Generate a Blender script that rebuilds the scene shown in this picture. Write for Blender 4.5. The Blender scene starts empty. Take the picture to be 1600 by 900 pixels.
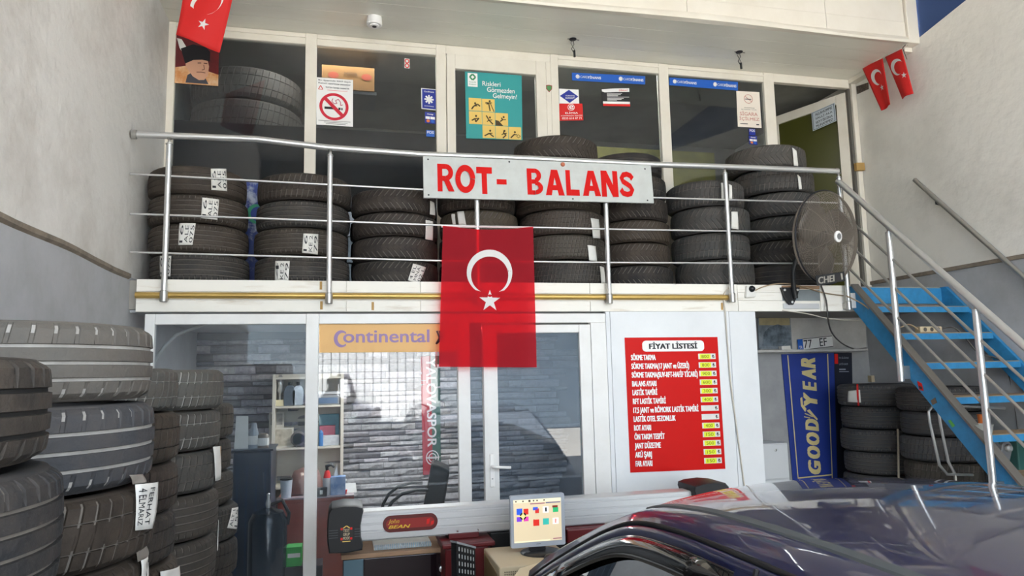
import bpy, bmesh, math, random
from mathutils import Vector, Matrix
random.seed(7)
PI = math.pi
sc = bpy.context.scene
COL = sc.collection

# ------------------------------------------------------------------ camera
F_PX, YAW, PITCH, ROLL = 1110.0, -0.2345, 0.119, -0.0214
CAM = Vector((0.0, -5.3, 1.8))
def cam_axes():
    cy, sy, cp, sp, cr, sr = math.cos(YAW), math.sin(YAW), math.cos(PITCH), math.sin(PITCH), math.cos(ROLL), math.sin(ROLL)
    fw = Vector((-sy*cp, cy*cp, sp)); r = Vector((cy, sy, 0)); u = r.cross(fw)
    return cr*r + sr*u, -sr*r + cr*u, fw
RX, UX, FX = cam_axes()
cd = bpy.data.cameras.new('camera'); cam = bpy.data.objects.new('camera', cd); COL.objects.link(cam)
cd.sensor_width = 36; cd.lens = 36*F_PX/1600; cd.clip_start = 0.05
M4 = Matrix.Identity(4)
for i in range(3):
    M4[i][0], M4[i][1], M4[i][2], M4[i][3] = RX[i], UX[i], -FX[i], CAM[i]
cam.matrix_world = M4
sc.camera = cam

# ------------------------------------------------------------------ world, sun, exposure
w = bpy.data.worlds.new('sky'); sc.world = w; w.use_nodes = True
bgn = w.node_tree.nodes['Background']; bgn.inputs[0].default_value = (0.80, 0.89, 1.0, 1); bgn.inputs[1].default_value = 1.0
sl = bpy.data.lights.new('sun', 'SUN'); sl.energy = 14.0; sl.angle = 0.01; sl.color = (1, .96, .9)
so = bpy.data.objects.new('sun', sl); COL.objects.link(so)
so.rotation_euler = Vector((0.2, -0.5, -0.84)).to_track_quat('-Z', 'Y').to_euler(); so.location = (0, 6, 12)
UP_LAMP, LOW_FILL = 9.0, 10.0      # watts of the upper room lamp and the added office fill
sc.view_settings.view_transform = 'Standard'; sc.view_settings.look = 'None'
sc.view_settings.gamma = 1.0; sc.view_settings.use_curve_mapping = False
sc.view_settings.exposure = 2.36
try:
    sc.cycles.max_bounces = 10; sc.cycles.transparent_max_bounces = 24
except Exception: pass

# ------------------------------------------------------------------ measuring the photograph: the sight line of a pixel meets a plane of the building
def ray(x, y): return RX*(x-800) - UX*(y-450) + FX*F_PX
def at(x, y, Y=None, X=None, Z=None):
    d = ray(x, y)
    t = (Y-CAM.y)/d.y if Y is not None else ((X-CAM.x)/d.x if X is not None else (Z-CAM.z)/d.z)
    return CAM + d*t
def on_cyl(px, py, cx, cy, R):
    d = ray(px, py); ox, oy = CAM.x-cx, CAM.y-cy
    a = d.x*d.x+d.y*d.y; b = 2*(ox*d.x+oy*d.y); c = ox*ox+oy*oy-R*R
    q = max(0.0, b*b-4*a*c); t = (-b-math.sqrt(q))/(2*a); p = CAM+d*t
    return math.atan2(p.x-cx, -(p.y-cy)), p.z

# ------------------------------------------------------------------ materials
def lin(h):
    if isinstance(h, str):
        h = h.lstrip('#'); v = [int(h[i:i+2], 16)/255 for i in (0, 2, 4)]
        return tuple(((c+.055)/1.055)**2.4 if c > .04045 else c/12.92 for c in v)
    return h
MATS = {}
def mat(name, col, rough=.6, metal=0., var=None, vscale=6., vamt=.5, bump=0., bscale=40., coat=0., emit=0., spec=.5, trans=0., stretch=None, objcol=False, cut=(.4, .7), tilt=0.):
    if name in MATS: return MATS[name]
    m = bpy.data.materials.new(name); m.use_nodes = True; nt = m.node_tree; b = nt.nodes['Principled BSDF']
    c = (*lin(col), 1)
    b.inputs['Base Color'].default_value = c; b.inputs['Roughness'].default_value = rough; b.inputs['Metallic'].default_value = metal
    b.inputs['Coat Weight'].default_value = coat; b.inputs['Coat Roughness'].default_value = .03; b.inputs['Specular IOR Level'].default_value = spec
    tc = nt.nodes.new('ShaderNodeTexCoord'); mp = nt.nodes.new('ShaderNodeMapping'); nt.links.new(tc.outputs['Object'], mp.inputs[0])
    if stretch: mp.inputs['Scale'].default_value = stretch
    if tilt: mp.inputs['Rotation'].default_value = (tilt, 0, 0)
    src = None
    if objcol:
        oi = nt.nodes.new('ShaderNodeObjectInfo'); src = oi.outputs['Color']
    if var:
        n = nt.nodes.new('ShaderNodeTexNoise'); n.inputs['Scale'].default_value = vscale; n.inputs['Detail'].default_value = 8; n.inputs['Roughness'].default_value = .65
        nt.links.new(mp.outputs[0], n.inputs[0])
        r = nt.nodes.new('ShaderNodeMapRange'); r.inputs[1].default_value = cut[0]; r.inputs[2].default_value = cut[1]; r.inputs[4].default_value = vamt
        nt.links.new(n.outputs[0], r.inputs[0])
        mx = nt.nodes.new('ShaderNodeMix'); mx.data_type = 'RGBA'; mx.inputs[6].default_value = c; mx.inputs[7].default_value = (*lin(var), 1)
        if src: nt.links.new(src, mx.inputs[6])
        nt.links.new(r.outputs[0], mx.inputs[0]); src = mx.outputs[2]
    if src: nt.links.new(src, b.inputs['Base Color'])
    if bump:
        n2 = nt.nodes.new('ShaderNodeTexNoise'); n2.inputs['Scale'].default_value = bscale; n2.inputs['Detail'].default_value = 6
        nt.links.new(mp.outputs[0], n2.inputs[0])
        bm_ = nt.nodes.new('ShaderNodeBump'); bm_.inputs['Strength'].default_value = bump; bm_.inputs['Distance'].default_value = .02
        nt.links.new(n2.outputs[0], bm_.inputs['Height']); nt.links.new(bm_.outputs[0], b.inputs['Normal'])
    if emit:
        b.inputs['Emission Color'].default_value = c; b.inputs['Emission Strength'].default_value = emit
    if trans:   # thin see-through cloth
        t = nt.nodes.new('ShaderNodeBsdfTransparent'); t.inputs[0].default_value = (min(1, c[0]*1.2+.2), c[1]*.6+.05, c[2]*.6+.05, 1)
        tl = nt.nodes.new('ShaderNodeBsdfTranslucent'); tl.inputs[0].default_value = c
        a1 = nt.nodes.new('ShaderNodeMixShader'); a1.inputs[0].default_value = .25; a2 = nt.nodes.new('ShaderNodeMixShader'); a2.inputs[0].default_value = trans
        nt.links.new(b.outputs[0], a1.inputs[1]); nt.links.new(tl.outputs[0], a1.inputs[2]); nt.links.new(a1.outputs[0], a2.inputs[1]); nt.links.new(t.outputs[0], a2.inputs[2])
        nt.links.new(a2.outputs[0], nt.nodes['Material Output'].inputs[0])
    MATS[name] = m; return m

def glass(name, tint=(1, 1, 1), dust=0.03, dustcol='#8f9aa4', refl=1.6, dscale=3.):
    m = bpy.data.materials.new(name); m.use_nodes = True; nt = m.node_tree; nt.nodes.remove(nt.nodes['Principled BSDF'])
    t = nt.nodes.new('ShaderNodeBsdfTransparent'); t.inputs[0].default_value = (*tint, 1)
    g = nt.nodes.new('ShaderNodeBsdfGlossy'); g.inputs['Roughness'].default_value = .0
    fr = nt.nodes.new('ShaderNodeFresnel'); fr.inputs[0].default_value = refl
    mx = nt.nodes.new('ShaderNodeMixShader'); nt.links.new(fr.outputs[0], mx.inputs[0]); nt.links.new(t.outputs[0], mx.inputs[1]); nt.links.new(g.outputs[0], mx.inputs[2])
    d = nt.nodes.new('ShaderNodeBsdfDiffuse'); d.inputs[0].default_value = (*lin(dustcol), 1)
    tc = nt.nodes.new('ShaderNodeTexCoord'); n = nt.nodes.new('ShaderNodeTexNoise'); n.inputs['Scale'].default_value = dscale; n.inputs['Detail'].default_value = 7; n.inputs['Distortion'].default_value = .6
    nt.links.new(tc.outputs['Object'], n.inputs[0])
    r = nt.nodes.new('ShaderNodeMapRange'); r.inputs[1].default_value = .35; r.inputs[2].default_value = .75; r.inputs[3].default_value = dust*.4; r.inputs[4].default_value = dust*1.8
    nt.links.new(n.outputs[0], r.inputs[0])
    m2 = nt.nodes.new('ShaderNodeMixShader'); nt.links.new(r.outputs[0], m2.inputs[0]); nt.links.new(mx.outputs[0], m2.inputs[1]); nt.links.new(d.outputs[0], m2.inputs[2])
    nt.links.new(m2.outputs[0], nt.nodes['Material Output'].inputs[0])
    return m

PLASTER = mat('plaster', '#e2dfda', .9, var='#aaa196', vscale=1.7, vamt=.65, bump=.5, bscale=18, stretch=(1, .8, .8), cut=(.46, .76), tilt=.6)
PLASTER_R = mat('plaster_right', '#ece8e0', .9, var='#bdb8ae', vscale=1.1, vamt=.5, bump=.4, bscale=12, cut=(.5, .8))
GREYWALL = mat('grey_paint', '#b4b5b8', .85, var='#92938f', vscale=2.5, vamt=.5, bump=.25, bscale=15)
LEDGE = mat('ledge_wood', '#8f8374', .9, var='#5d554c', vscale=9, vamt=.7)
BLUEWALL = mat('blue_wall', '#2f4a7c', .8)
WHITE = mat('white_upvc', '#e9e8e6', .35, var='#d2cec6', vscale=3, vamt=.4)
CREAM = mat('cream_upvc', '#e9e2d4', .4, var='#cfc4b0', vscale=3, vamt=.4)
SOFFIT = mat('soffit_panel', '#f0eee2', .3, var='#dcd9ca', vscale=1.6, vamt=.5, stretch=(.3, 2, 1))
FASCIA = mat('fascia_panel', '#eee7da', .5, var='#d8cdb9', vscale=2, vamt=.4)
PLANK = mat('slab_plank', '#efebe2', .6, var='#b09a78', vscale=7, vamt=.5, stretch=(.35, 1, 3), cut=(.56, .75))
BRASS = mat('brass_tube', '#c9a860', .35, .6, var='#8d6f3b', vscale=8, vamt=.4, stretch=(.3, 1, 1))
STEEL = mat('stainless', '#d6d6d5', .3, .75)
STEELD = mat('dull_steel', '#b5b3af', .35, .8)
BLACK = mat('black_plastic', '#17181b', .45)
DARK = mat('dark_iron', '#26262a', .5, .3)
FLOORM = mat('concrete', '#8b8780', .8, var='#6a665f', vscale=2, vamt=.6)
PAPER = mat('paper', '#e6e4df', .8, var='#c9c2b4', vscale=9, vamt=.4)
INK = mat('ink', '#25262b', .7)
RED = mat('print_red', '#d8150f', .4)
SIGNRED = mat('sign_red', '#cf1410', .6, spec=.15)
WHITEP = mat('print_white', '#f3f1ee', .5)
BLUEP = mat('print_blue', '#1d5fc0', .4)
NAVYP = mat('print_navy', '#1d2f93', .4)
YEL = mat('print_yellow', '#ecc76a', .6)
HIGHL = mat('highlighter', '#e6ee2c', .6)
TEAL = mat('print_teal', '#2f9c9a', .5)
ORANGE = mat('print_orange', '#e37a35', .6)
SIGNGREY = mat('sign_grey', '#c3c6c2', .55, var='#aaaaa5', vscale=10, vamt=.4)
SKIN = mat('print_skin', '#d3a184', .7)
FLAGRED = mat('flag_red', '#d61b30', .75, trans=.5)
FLAGWHITE = mat('flag_white', '#d8d5d3', .8)
FLAGSMALL = mat('flag_small_red', '#d01c1a', .7)
BLUEST = mat('stair_blue', '#2f86bb', .5, var='#245f85', vscale=14, vamt=.5, bump=.1)
PLY = mat('plywood', '#9c8468', .8, var='#6f5d4a', vscale=10, vamt=.6, stretch=(.3, 2, 1))
ALU = mat('aluminium', '#d2d3d4', .4, .45)
REDMET = mat('red_metal', '#5e0d12', .45)
BEIGE = mat('beige_case', '#c1b193', .6)
CARP = mat('car_paint', '#0b133f', .3, .1, coat=1.)
CARBLK = mat('car_black_gloss', '#0b0c10', .12, 0, coat=1.)
CARSEAL = mat('car_rubber', '#101012', .7)
CARSTRIP = mat('car_roof_strip', '#42474a', .6)
CARGLS = glass('car_glass', (.55, .6, .6), .02, '#50585a', 1.6)
GLS_UP = glass('glass_upper', (.75, .78, .8), .06, '#75777a', 1.5, 2.2)
GLS_LOW = glass('glass_lower', (.9, .93, .95), .05, '#a4afb9', 1.5, 2.)
GLS_DOOR = glass('glass_door', (.6, .66, .72), .15, '#7f8fa0', 1.6, 1.6)
STONE = [mat('stone', '#b3aeb0', .9, var='#77737a', vscale=22, vamt=.6, bump=.8, bscale=30, objcol=True)]
MORTAR = mat('mortar', '#716d70', .95)
RUB = mat('rubber', '#2d2b2a', .75, var='#65584c', vscale=6, vamt=.42, bump=.25, bscale=60, objcol=True, cut=(.42, .8))
GROOVE = mat('rubber_dusty_groove', '#756f68', .95, var='#4f4b47', vscale=7, vamt=.8)
GROOVEL = mat('rubber_pale_groove', '#a5a29d', .95, var='#77746f', vscale=7, vamt=.7)
GROOVED = mat('rubber_dark_groove', '#161514', .95)
SIDEW = mat('rubber_side', '#262524', .7, var='#6a6158', vscale=4, vamt=.4, objcol=True)
CABINET = mat('cabinet_cream', '#cfc8ba', .6)
WOODRED = mat('desk_red_wood', '#9c4a3c', .45, var='#7a372e', vscale=4, vamt=.6, stretch=(.3, 1, 3))
WOODTOP = mat('wood_top', '#a58467', .6, var='#7f624a', vscale=9, vamt=.5, stretch=(.3, 2, 1))
OLIVE = mat('olive_wall', '#a8a258', .8, var='#6f6c3c', vscale=3, vamt=.7)
UPDARK = mat('upper_room_paint', '#8c8c86', .9, var='#6a6a66', vscale=1.5, vamt=.7)
NAVYB = mat('navy_board', '#14171c', .8)
CARDB = mat('cardboard', '#a87a45', .85)
BANNERBLUE = mat('banner_blue', '#20398f', .55, var='#172a6b', vscale=4, vamt=.4)
BANNERGOLD = mat('banner_gold', '#d5c48c', .6)
BANNERBLK = mat('banner_black', '#151a2a', .6)
CONTI = mat('banner_orange', '#e7b878', .6)
CONTIL = mat('banner_violet', '#9a7fae', .6)
ASPH = mat('asphalt', '#b5b0a8', .95, var='#9a958d', vscale=3, vamt=.6)
FENCE = mat('white_fence', '#dcdfe2', .6, var='#b9bdc0', vscale=2, vamt=.4)

# ------------------------------------------------------------------ mesh building
ORG = {}
def org(o):
    if o is None: return Vector((0, 0, 0))
    return ORG[o.name]
def thing(name, label, cat, loc=(0, 0, 0), group=None, kind=None):
    o = bpy.data.objects.new(name, None); COL.objects.link(o); o.location = loc; o.empty_display_size = .1
    ORG[o.name] = Vector(loc); tag(o, label, cat, group, kind); return o
def tag(o, label=None, cat=None, group=None, kind=None):
    if label: o['label'] = label
    if cat: o['category'] = cat
    if group: o['group'] = group
    if kind: o['kind'] = kind
    return o
class MB:
    def __init__(s): s.v = []; s.f = []; s.mi = []
    def add(s, vs, fs, mi=0):
        n = len(s.v); s.v += [Vector(v) for v in vs]; s.f += [tuple(i+n for i in f) for f in fs]; s.mi += [mi]*len(fs); return s
    def box(s, x0, x1, y0, y1, z0, z1, mi=0):
        return s.add([(x0, y0, z0), (x1, y0, z0), (x1, y1, z0), (x0, y1, z0), (x0, y0, z1), (x1, y0, z1), (x1, y1, z1), (x0, y1, z1)],
                     [(0, 3, 2, 1), (4, 5, 6, 7), (0, 1, 5, 4), (1, 2, 6, 5), (2, 3, 7, 6), (3, 0, 4, 7)], mi)
    def prism(s, pts, vec, mi=0):
        pts = [Vector(p) for p in pts]; vec = Vector(vec); n = len(pts)
        nrm = Vector((0, 0, 0))
        for i in range(n): nrm += pts[i].cross(pts[(i+1) % n])
        if nrm.dot(vec) > 0: pts = pts[::-1]
        return s.add(pts+[p+vec for p in pts], [tuple(range(n)), tuple(range(2*n-1, n-1, -1))]+[(i, i+n, (i+1) % n+n, (i+1) % n) for i in range(n)], mi)
    def obox(s, c, ax, ay, az, mi=0):
        c = Vector(c); ax, ay, az = Vector(ax), Vector(ay), Vector(az)
        vs = [c+i*ax+j*ay+k*az for k in (-1, 1) for j in (-1, 1) for i in (-1, 1)]
        return s.add(vs, [(0, 2, 3, 1), (4, 5, 7, 6), (0, 1, 5, 4), (1, 3, 7, 5), (3, 2, 6, 7), (2, 0, 4, 6)], mi)
    def tube(s, pts, r, seg=10, closed=False, mi=0, cap=True):
        pts = [Vector(p) for p in pts]; n = len(pts); vs = []; fs = []
        rr = r if isinstance(r, (list, tuple)) else [r]*n
        up = None
        for i, p in enumerate(pts):
            a = pts[(i-1) % n] if (closed or i > 0) else p; b = pts[(i+1) % n] if (closed or i < n-1) else p
            t = (b-a).normalized()
            if up is None: up = t.orthogonal().normalized()
            up = (up-t*up.dot(t))
            up = up.normalized() if up.length > 1e-6 else t.orthogonal().normalized()
            q = t.cross(up)
            for k in range(seg):
                an = 2*PI*k/seg; vs.append(p+(up*math.cos(an)+q*math.sin(an))*rr[i])
        m = n if closed else n-1
        for i in range(m):
            for k in range(seg):
                a = i*seg+k; b = i*seg+(k+1) % seg; c = ((i+1) % n)*seg+(k+1) % seg; d = ((i+1) % n)*seg+k
                fs.append((a, b, c, d))
        if cap and not closed: fs += [tuple(range(seg-1, -1, -1)), tuple((n-1)*seg+k for k in range(seg))]
        return s.add(vs, fs, mi)
    def lathe(s, prof, o=(0, 0, 0), axis=(0, 0, 1), seg=24, mi=0, arc=None):
        o = Vector(o); az = Vector(axis).normalized(); ax = az.orthogonal().normalized()
        if abs(az.z) > .99: ax = Vector((1, 0, 0))
        ay = az.cross(ax); n = len(prof); vs = []; fs = []
        for k in range(seg):
            an = 2*PI*k/seg
            for r, z in prof: vs.append(o+az*z+(ax*math.cos(an)+ay*math.sin(an))*max(r, 1e-5))
        for k in range(seg):
            for i in range(n-1):
                a = k*n+i; b = ((k+1) % seg)*n+i; fs.append((a, b, b+1, a+1))
        if prof[0][0] > 1e-4: fs.append(tuple(k*n for k in range(seg-1, -1, -1)))
        if prof[-1][0] > 1e-4: fs.append(tuple(k*n+n-1 for k in range(seg)))
        return s.add(vs, fs, mi)
    def grid(s, rows, mi=0, closed_u=False):
        nr = len(rows); nc = len(rows[0]); fs = []
        for i in range(nr-1):
            for j in range(nc if closed_u else nc-1):
                fs.append((i*nc+j, i*nc+(j+1) % nc, (i+1)*nc+(j+1) % nc, (i+1)*nc+j))
        return s.add([p for r in rows for p in r], fs, mi)
    def build(s, name, m, parent=None, smooth=None, bevel=0, label=None, cat=None, group=None, kind=None, solid=0, weld=False):
        me = bpy.data.meshes.new(name)
        if parent is None:
            lo = Vector([min(v[i] for v in s.v) for i in range(3)]); hi = Vector([max(v[i] for v in s.v) for i in range(3)])
            base = Vector(((lo.x+hi.x)/2, (lo.y+hi.y)/2, lo.z))
        else: base = org(parent)
        me.from_pydata([v-base for v in s.v], [], s.f)
        for mm in (m if isinstance(m, (list, tuple)) else [m]): me.materials.append(mm)
        if any(s.mi): me.polygons.foreach_set('material_index', s.mi)
        if weld:
            b = bmesh.new(); b.from_mesh(me); bmesh.ops.remove_doubles(b, verts=b.verts, dist=1e-5); b.to_mesh(me); b.free()
        if smooth is not None:
            me.shade_smooth()
            if smooth < 180: me.set_sharp_from_angle(angle=math.radians(smooth))
        me.update()
        o = bpy.data.objects.new(name, me); COL.objects.link(o)
        if parent is None: o.location = base
        else: o.parent = parent
        ORG[o.name] = base
        if bevel:
            bv = o.modifiers.new('bevel', 'BEVEL'); bv.width = bevel; bv.segments = 2; bv.limit_method = 'ANGLE'
        if solid:
            sd = o.modifiers.new('solid', 'SOLIDIFY'); sd.thickness = solid; sd.offset = 0
        return tag(o, label, cat, group, kind)

TXT = {}; CAPH = .7
def text_geo(s, bold=0., shear=0., spacing=1., cap=False):
    k = (s, bold, shear, spacing, cap)
    if k in TXT: return TXT[k]
    cu = bpy.data.curves.new('t', 'FONT'); cu.body = s; cu.offset = bold; cu.shear = shear; cu.space_character = spacing; cu.resolution_u = 3
    o = bpy.data.objects.new('t', cu); me = bpy.data.meshes.new_from_object(o)
    vs = [v.co.copy() for v in me.vertices]; fs = [tuple(p.vertices) for p in me.polygons]
    bpy.data.objects.remove(o); bpy.data.curves.remove(cu); bpy.data.meshes.remove(me)
    x0 = min(v.x for v in vs); x1 = max(v.x for v in vs); y0 = min(v.y for v in vs); y1 = max(v.y for v in vs)
    if cap: y0, y1 = 0.0, CAPH
    TXT[k] = ([((v.x-x0)/(x1-x0), 1-(v.y-y0)/(y1-y0)) for v in vs], fs); return TXT[k]

_h = text_geo('H'); _c = bpy.data.curves.new('h', 'FONT'); _c.body = 'H'; _o = bpy.data.objects.new('h', _c); _m = bpy.data.meshes.new_from_object(_o); CAPH = max(v.co.y for v in _m.vertices)
bpy.data.objects.remove(_o); bpy.data.curves.remove(_c); bpy.data.meshes.remove(_m)
class Card:
    """flat print area: Q = TL, TR, BR, BL in space; u to the right, v down"""
    def __init__(s, Q, fn=None):
        s.Q = [Vector(q) for q in Q]; s.n = (s.Q[1]-s.Q[0]).cross(s.Q[3]-s.Q[0]).normalized()*-1; s.fn = fn
        if fn is None and s.n.dot(CAM-s.Q[0]) < 0: s.n = -s.n
    def p(s, u, v, lift=0.):
        if s.fn: return s.fn(u, v, lift)
        a, b, c, d = s.Q; return a*((1-u)*(1-v))+b*(u*(1-v))+c*(u*v)+d*((1-u)*v)+s.n*lift
    def base(s, mb, thick=.004, mi=0): return mb.prism([s.p(0, 0), s.p(1, 0), s.p(1, 1), s.p(0, 1)], -s.n*thick, mi)
    def poly(s, mb, uv, lift=.0015, mi=0): mb.add([s.p(u, v, lift) for u, v in uv], [tuple(range(len(uv)))], mi); return mb
    def rect(s, mb, u0, v0, u1, v1, lift=.0015, mi=0): return s.poly(mb, [(u0, v0), (u1, v0), (u1, v1), (u0, v1)], lift, mi)
    def disc(s, mb, u, v, ru, rv, lift=.0015, n=28, mi=0): return s.poly(mb, [(u+ru*math.cos(2*PI*k/n), v+rv*math.sin(2*PI*k/n)) for k in range(n)], lift, mi)
    def ring(s, mb, u, v, ru, rv, k=.8, lift=.0015, n=32, mi=0):
        vs = [s.p(u+r*ru*math.cos(2*PI*i/n), v+r*rv*math.sin(2*PI*i/n), lift) for i in range(n) for r in (1, k)]
        mb.add(vs, [(2*i, (2*i+2) % (2*n), (2*i+3) % (2*n), 2*i+1) for i in range(n)], mi); return mb
    def stroke(s, mb, pts, wu, wv=None, lift=.002, mi=0):
        wv = wv or wu
        for (a, b), (c, d) in zip(pts, pts[1:]):
            L = math.hypot((c-a)/wu, (d-b)/wv) or 1; nx, ny = -(d-b)/wv/L*wu*.5, (c-a)/wu/L*wv*.5
            s.poly(mb, [(a+nx, b+ny), (c+nx, d+ny), (c-nx, d-ny), (a-nx, b-ny)], lift, mi)
        return mb
    def text(s, mb, t, u0, v0, u1, v1, lift=.002, bold=0., shear=0., rot=0, mi=0, spacing=1., cap=False):
        g, fs = text_geo(t, 0., shear, spacing, cap); au, av = abs(u1-u0), abs(v1-v0)
        if rot: au, av = av, au
        bx = bold*1.1/max(1, len(t)); bw = bold*.28; k0 = 0
        for dx_, dy_ in (((0, 0), (bx, bw), (-bx, -bw), (-bx, bw), (bx, -bw), (bx*.5, 0), (-bx*.5, 0)) if bold > .005 else ((0, 0),)):
          out = []
          for x, y in g:
            x = (x-.5)*(1-2*bx)+.5+dx_; y = (y-.5)*(1-2*bw)+.5+dy_
            if rot == 1: x, y = y, 1-x          # reads upwards
            elif rot == -1: x, y = 1-y, x
            out.append(s.p(u0+(u1-u0)*x, v0+(v1-v0)*y, lift+k0*.0002))
          mb.add(out, fs, mi); k0 += 1
        return mb
def quad(pts, **k): return [at(x, y, **k) for x, y in pts]

# ================================================================== THE SETTING
XL, XR, ZS, ZC, ZROOF, YF0 = -1.45, 5.29, 2.49, 4.82, 5.7, -6.3       # left wall, right wall, balcony floor, soffit, main ceiling
YU = .9                                                     # front of the upper glazing
def st(name, mb, m, **k): return mb.build(name, m, kind='structure', **k)
st('floor', MB().box(XL-.4, XR+.4, YF0-.3, 2.6, -.2, 0), FLOORM)
st('ground', MB().box(-40, 40, -40, YF0-.3, -.25, -.03), ASPH)
zl = 2.515
st('wall_left', MB().box(XL-.3, XL, YF0, 3.4, zl, ZROOF), PLASTER)
st('wall_left_lower', MB().box(XL-.3, XL+.015, YF0, 2.6, 0, zl), GREYWALL)
mb = MB()
ys = [YF0+i*(-YF0)/40 for i in range(41)]
mb.grid([[Vector((XL+.014+(.018 if k in (1, 2) else 0)*(1+.25*math.sin(y*9)), y, zl+(-.022, -.008, .014, .024)[k]+.006*math.sin(y*4.3))) for k in range(4)] for y in ys])
st('trim_1', mb, LEDGE)
zr = 2.635
st('wall_right', MB().box(XR, XR+.3, YF0, 3.4, zr, 4.86).prism([(XR, .1, 4.86), (XR, YF0, 4.86), (XR, YF0, 5.7), (XR, -3.2, 5.4)], (.3, 0, 0)), PLASTER_R)
st('wall_right_blue', MB().box(XR+.012, XR+.3, YF0, .05, 4.86, ZROOF), BLUEWALL)
st('wall_right_lower', MB().box(XR-.012, XR+.3, YF0, 2.6, 0, zr), GREYWALL)
st('trim_2', MB().box(XR-.03, XR, YF0, YU, zr-.015, zr+.02), LEDGE, bevel=.004)
# soffit over the balcony: long panels with open joints
mb = MB(); yy = [.06, .27, .48, .69, YU+.05]
sof = MB().box(XL, XR, .06, YU+.12, ZC+.02, ZC+.08); so_ = st('ceiling', sof, SOFFIT)
for a, b in zip(yy, yy[1:]):
    MB().box(XL, XR, a+.0025, b-.0025, ZC, ZC+.019).build('panel', SOFFIT, so_)
st('ceiling_main', MB().box(XL-.3, XR+.3, YF0, .06, ZROOF, ZROOF+.15), mat('ceiling_paint', '#bdbab4', .8))
st('reflection_baffle', MB().box(XL, XR, YF0, YF0+.35, 5.08, ZROOF), mat('baffle_grey', '#a9a6a0', .7))  # added unseen beam: keeps the bright sky from mirroring in the upper glass
# fascia panels in front of the soffit with a wavy lower lip
fa = st('trim_3', MB().box(XL, XR-.02, .075, .12, ZC+.02, ZROOF), FASCIA)
xs = [XL+.005, .35, 1.75, 2.9, 4.3, XR-.13]
for a, b in zip(xs, xs[1:]):
    for z0, z1, yo in ((ZC+.045, 5.02, 0), (5.025, 5.35, .006), (5.355, ZROOF-.01, 0)):
        MB().box(a+.002, b-.002, .045+yo, .074, z0, z1).build('panel', FASCIA, fa)
rows = []
n = 60
for i in range(n+1):
    x = XL+.01+(XR-.03-XL)*i/n; wv = -.02*math.sin((x-.6)*1.9)*(1 if x > .5 else .3)
    rows.append([Vector((x, .075, ZC-.002)), Vector((x, .022, ZC-.002+wv*.5)), Vector((x, .018, ZC+.03+wv)), Vector((x, .03, ZC+.05+wv)), Vector((x, .046, ZC+.06))])
MB().grid(rows).build('lip', FASCIA, fa, smooth=40)
MB().box(XR-.125, XR-.002, .02, .12, ZC-.01, ZROOF-.01).build('end_post', FASCIA, fa, bevel=.006)
MB().box(XR-.09, XR-.002, .12, YU, ZC-.05, ZC-.002).build('corner_strip', FASCIA, fa)

# balcony slab, front planks, brass tube
st('floor_balcony', MB().box(XL, XR, .03, 3.4, 2.29, ZS), mat('slab_concrete', '#9a968e', .9))
fb = tag(MB().box(-1.385, 4.39, .012, .03, 2.27, ZS+.005).build('trim_4', PLANK), kind='structure')
def plank(x0, x1, z0, z1, y=-.0, t=.012): MB().box(x0, x1, y, y+t, z0, z1).build('plank', PLANK, fb, bevel=.002)
cuts = [-1.385, .02, .56, 1.9, 3.2]
for a, b in zip(cuts, cuts[1:]):
    plank(a+.002, b-.002, 2.412, ZS+.005); plank(a+.002, b-.002, 2.27, 2.352)
plank(3.202, 3.62, 2.43, ZS); plank(3.202, 3.62, 2.36, 2.428); plank(3.202, 3.62, 2.27, 2.357)
plank(3.99, 4.38, 2.27, ZS)
MB().box(3.62, 3.99, .004, .012, 2.36, 2.455).build('steel_plate', mat('zinc_plate', '#8f979b', .45, .6, var='#6c7377', vscale=6, vamt=.5), fb)
MB().box(3.62, 3.99, .002, .012, 2.46, 2.488).build('bare_wood', WOODTOP, fb); MB().box(3.62, 3.97, -.008, .012, 2.29, 2.335).build('steel_strip', ALU, fb)
q = MB()
for x_, z_ in ((-.16, 2.46), (-.155, 2.315), (.21, 2.31), (3.05, 2.31)): q = MB().box(x_-.009, x_+.009, -.0022, -.0008, z_-.03, z_+.03).build('tape_strip', mat('brown_tape', '#b08a4c', .6), fb)
t = thing('brass_tube', 'long dull brass tube along the white balcony edge', 'tube', (-1.38, -.01, 2.38))
MB().tube([(-1.384, -.012, 2.383), (3.1, -.012, 2.383)], .022, 14).build('tube', BRASS, t, smooth=50)

# lower shop front: frames, panes, door
def framebox(name, x0, x1, z0, z1, y0, y1, m, par, bevel=.004): return MB().box(x0, x1, y0, y1, z0, z1).build(name, m, par, bevel=bevel)
def X0(px, py=600, Y=0.0): return at(px, py, Y=Y).x
zt = at(600, 490, Y=0).z; zg = at(600, 505.5, Y=0).z
wx = [X0(222), X0(238), X0(477), X0(497), X0(716), X0(735), X0(755.5), X0(777.5), X0(907), X0(926), X0(950), X0(1187)]
wa = thing('window_5', None, None, (wx[0], .03, 0), kind='structure')
for nm, a, b, z0, z1 in (('frame_jamb', wx[0], wx[1], 0, zt), ('frame_head', wx[1], wx[2], zg, zt), ('frame_mullion', wx[2], wx[3], 0, zt), ('frame_sill', wx[1], wx[2], 0, .25)):
    framebox(nm, a, b, z0, z1, .0 if nm != 'frame_head' else .004, .06, WHITE, wa)
MB().box(wx[1], wx[2], .034, .039, .25, zg).build('pane', GLS_LOW, wa)
wb = thing('window_6', None, None, (wx[3], .03, 0), kind='structure')
for nm, a, b, z0, z1 in (('frame_head', wx[3], wx[4], zg, zt), ('frame_mullion', wx[4], wx[5], 0, zt), ('frame_sill', wx[3], wx[4], 0, .25)):
    framebox(nm, a, b, z0, z1, .0 if nm != 'frame_head' else .004, .06, WHITE, wb)
MB().box(wx[3], wx[4], .034, .039, .25, zg).build('pane', GLS_LOW, wb)
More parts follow.
